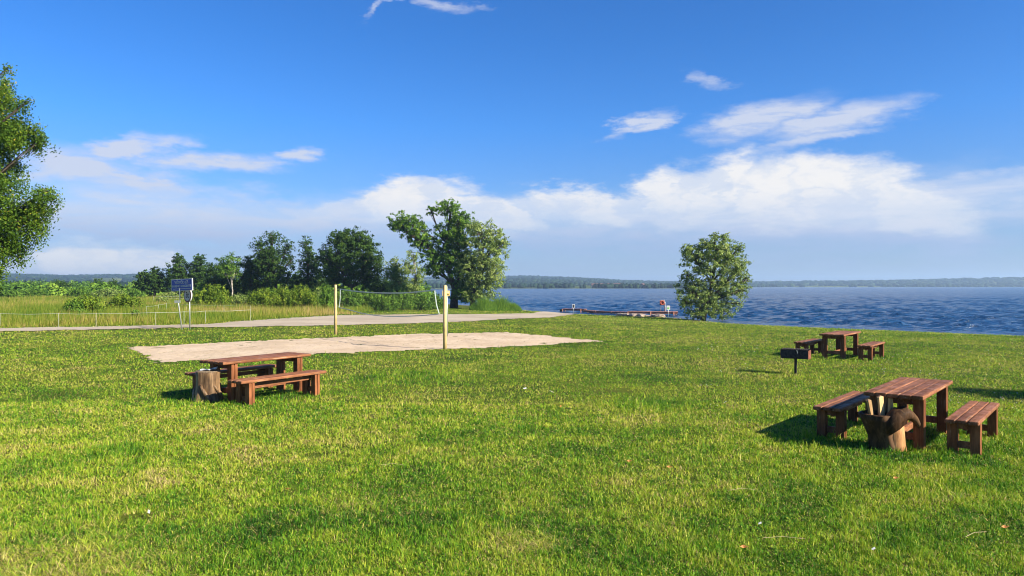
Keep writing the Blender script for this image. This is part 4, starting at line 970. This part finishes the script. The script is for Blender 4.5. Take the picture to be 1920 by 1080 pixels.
# ------------------------------------------------------------------ litter in the grass
for px, py, lb, mt, sz in [(1034, 740, 'white paper scrap on the mid lawn, the larger one', 'paper', .06), (984, 734, 'thin white paper scrap left of the larger scrap', 'paper', .035), (1638, 1046, 'white scrap near the bottom right', 'paper', .014), (1425, 997, 'white speck of paper low in the centre right lawn', 'paper', .014), (278, 975, 'pale chip beside the bare soil patch at lower left', 'paper', .022)]:
    p = GZ(px, py); V = [(-sz, -.4 * sz, .0), (sz, -.5 * sz, .012), (.9 * sz, .5 * sz, .02), (-.8 * sz, .45 * sz, .006)]; V += [(a, b, c - .003) for a, b, c in V]
    o = MB().add(V, [(0, 1, 2, 3), (7, 6, 5, 4), (0, 4, 5, 1), (1, 5, 6, 2), (2, 6, 7, 3), (3, 7, 4, 0)]).build('paper_scrap', M[mt]); o.location = p + Vector((0, 0, .055)); o.rotation_euler = (R(20), 0, px % 3)
    tag(o, lb, 'litter', 'scraps of paper on the lawn')
for px, py, lb in [(1022, 806, 'orange dry leaf on the lawn right of centre'), (1180, 873, 'orange dry leaf below the lush patch'), (1255, 885, 'brown dry leaf left of the hollow stump, lower lawn'), (1051, 768, 'small orange leaf near the larger paper scrap'), (1395, 1040, 'brown curled leaf low on the right lawn'), (538, 927, 'brown curled leaf left of centre, lower lawn'), (1680, 907, 'orange leaf below the hollow stump'), (1885, 1000, 'dry leaf at the lower right edge')]:
    p = GZ(px, py); s_ = .035
    o = MB().add([(-s_, 0, 0), (-.2 * s_, -.5 * s_, .008), (s_, 0, .02), (-.2 * s_, .5 * s_, .012), (0, 0, -.004)], [(0, 1, 4), (1, 2, 4), (2, 3, 4), (3, 0, 4)]).build('fallen_leaf', M['dryleaf']); o.location = p + Vector((0, 0, .05)); o.rotation_euler = (R(25), R(10), px % 5)
    tag(o, lb, 'leaf', 'dry leaves lying on the lawn')
for px, py, L, a, lb in [(735, 882, .26, .1, 'pale dry stalk lying left of centre'), (1470, 1024, .36, -.05, 'long pale stalk lying low on the right lawn'), (1390, 931, .3, .15, 'pale stalk lying in the middle of the right lawn'), (1830, 1018, .3, .5, 'pale bent stalk near the lower right corner')]:
    p = GZ(px, py); o = MB().tube([(-L / 2, 0, 0), (0, .01, .012), (L / 2, -.01, 0)], .0018, 5).build('dry_stalk', M['twig']); o.location = p + Vector((0, 0, .06)); o.rotation_euler = (0, 0, a)
    tag(o, lb, 'stalk', 'dry stalks lying on the lawn')
# tufts of taller weeds at furniture feet
for i, (px, py, lb) in enumerate([(1512, 822, 'thin weed with seed heads left of the bench by the hollow stump'), (1700, 845, 'grass tuft with seed heads at the right of the hollow stump'), (1800, 838, 'tall grass tuft at the foot of the right bench'), (375, 755, 'grass tuft at the foot of the weathered stump'), (1866, 815, 'broadleaf weed under the right bench')]):
    p = GZ(px, py); rg = np.random.default_rng(300 + i); n = 46; a = rg.uniform(0, 6.28, n); q = rg.random(n) * .10; h = rg.uniform(.07, .19, n); x = q * np.cos(a); y = q * np.sin(a); th = rg.uniform(0, 6.28, n); ln = rg.uniform(.1, .6, n) * h; wd = .004
    V = np.stack([np.stack([x - wd, y, 0 * x], -1), np.stack([x + wd, y, 0 * x], -1), np.stack([x + ln * np.cos(th), y + ln * np.sin(th), h], -1)], 1).reshape(-1, 3)
    o = np_mesh('grass_tuft', V, np.arange(3 * n), np.full(n, 3), GR, tint=np.repeat(np.clip(rg.normal(.5, .2, n), 0, 1), 3)); o.location = p; tag(o, lb, 'grass tuft', 'taller tufts around the furniture')

# ------------------------------------------------------------------ haze
m, t, out = mat('air_haze')
vp = t.new('ShaderNodeVolumePrincipled'); vp.inputs['Color'].default_value = (.50, .72, 1.0, 1); vp.inputs['Density'].default_value = .00024; vp.inputs['Anisotropy'].default_value = .2
t.l.new(vp.outputs[0], out.inputs['Volume'])
o = MB().box((0, 0, 30), (10600, 10700, 84)).build('haze', m); tag(o, kind='stuff', label='thin bluish summer haze in the air')
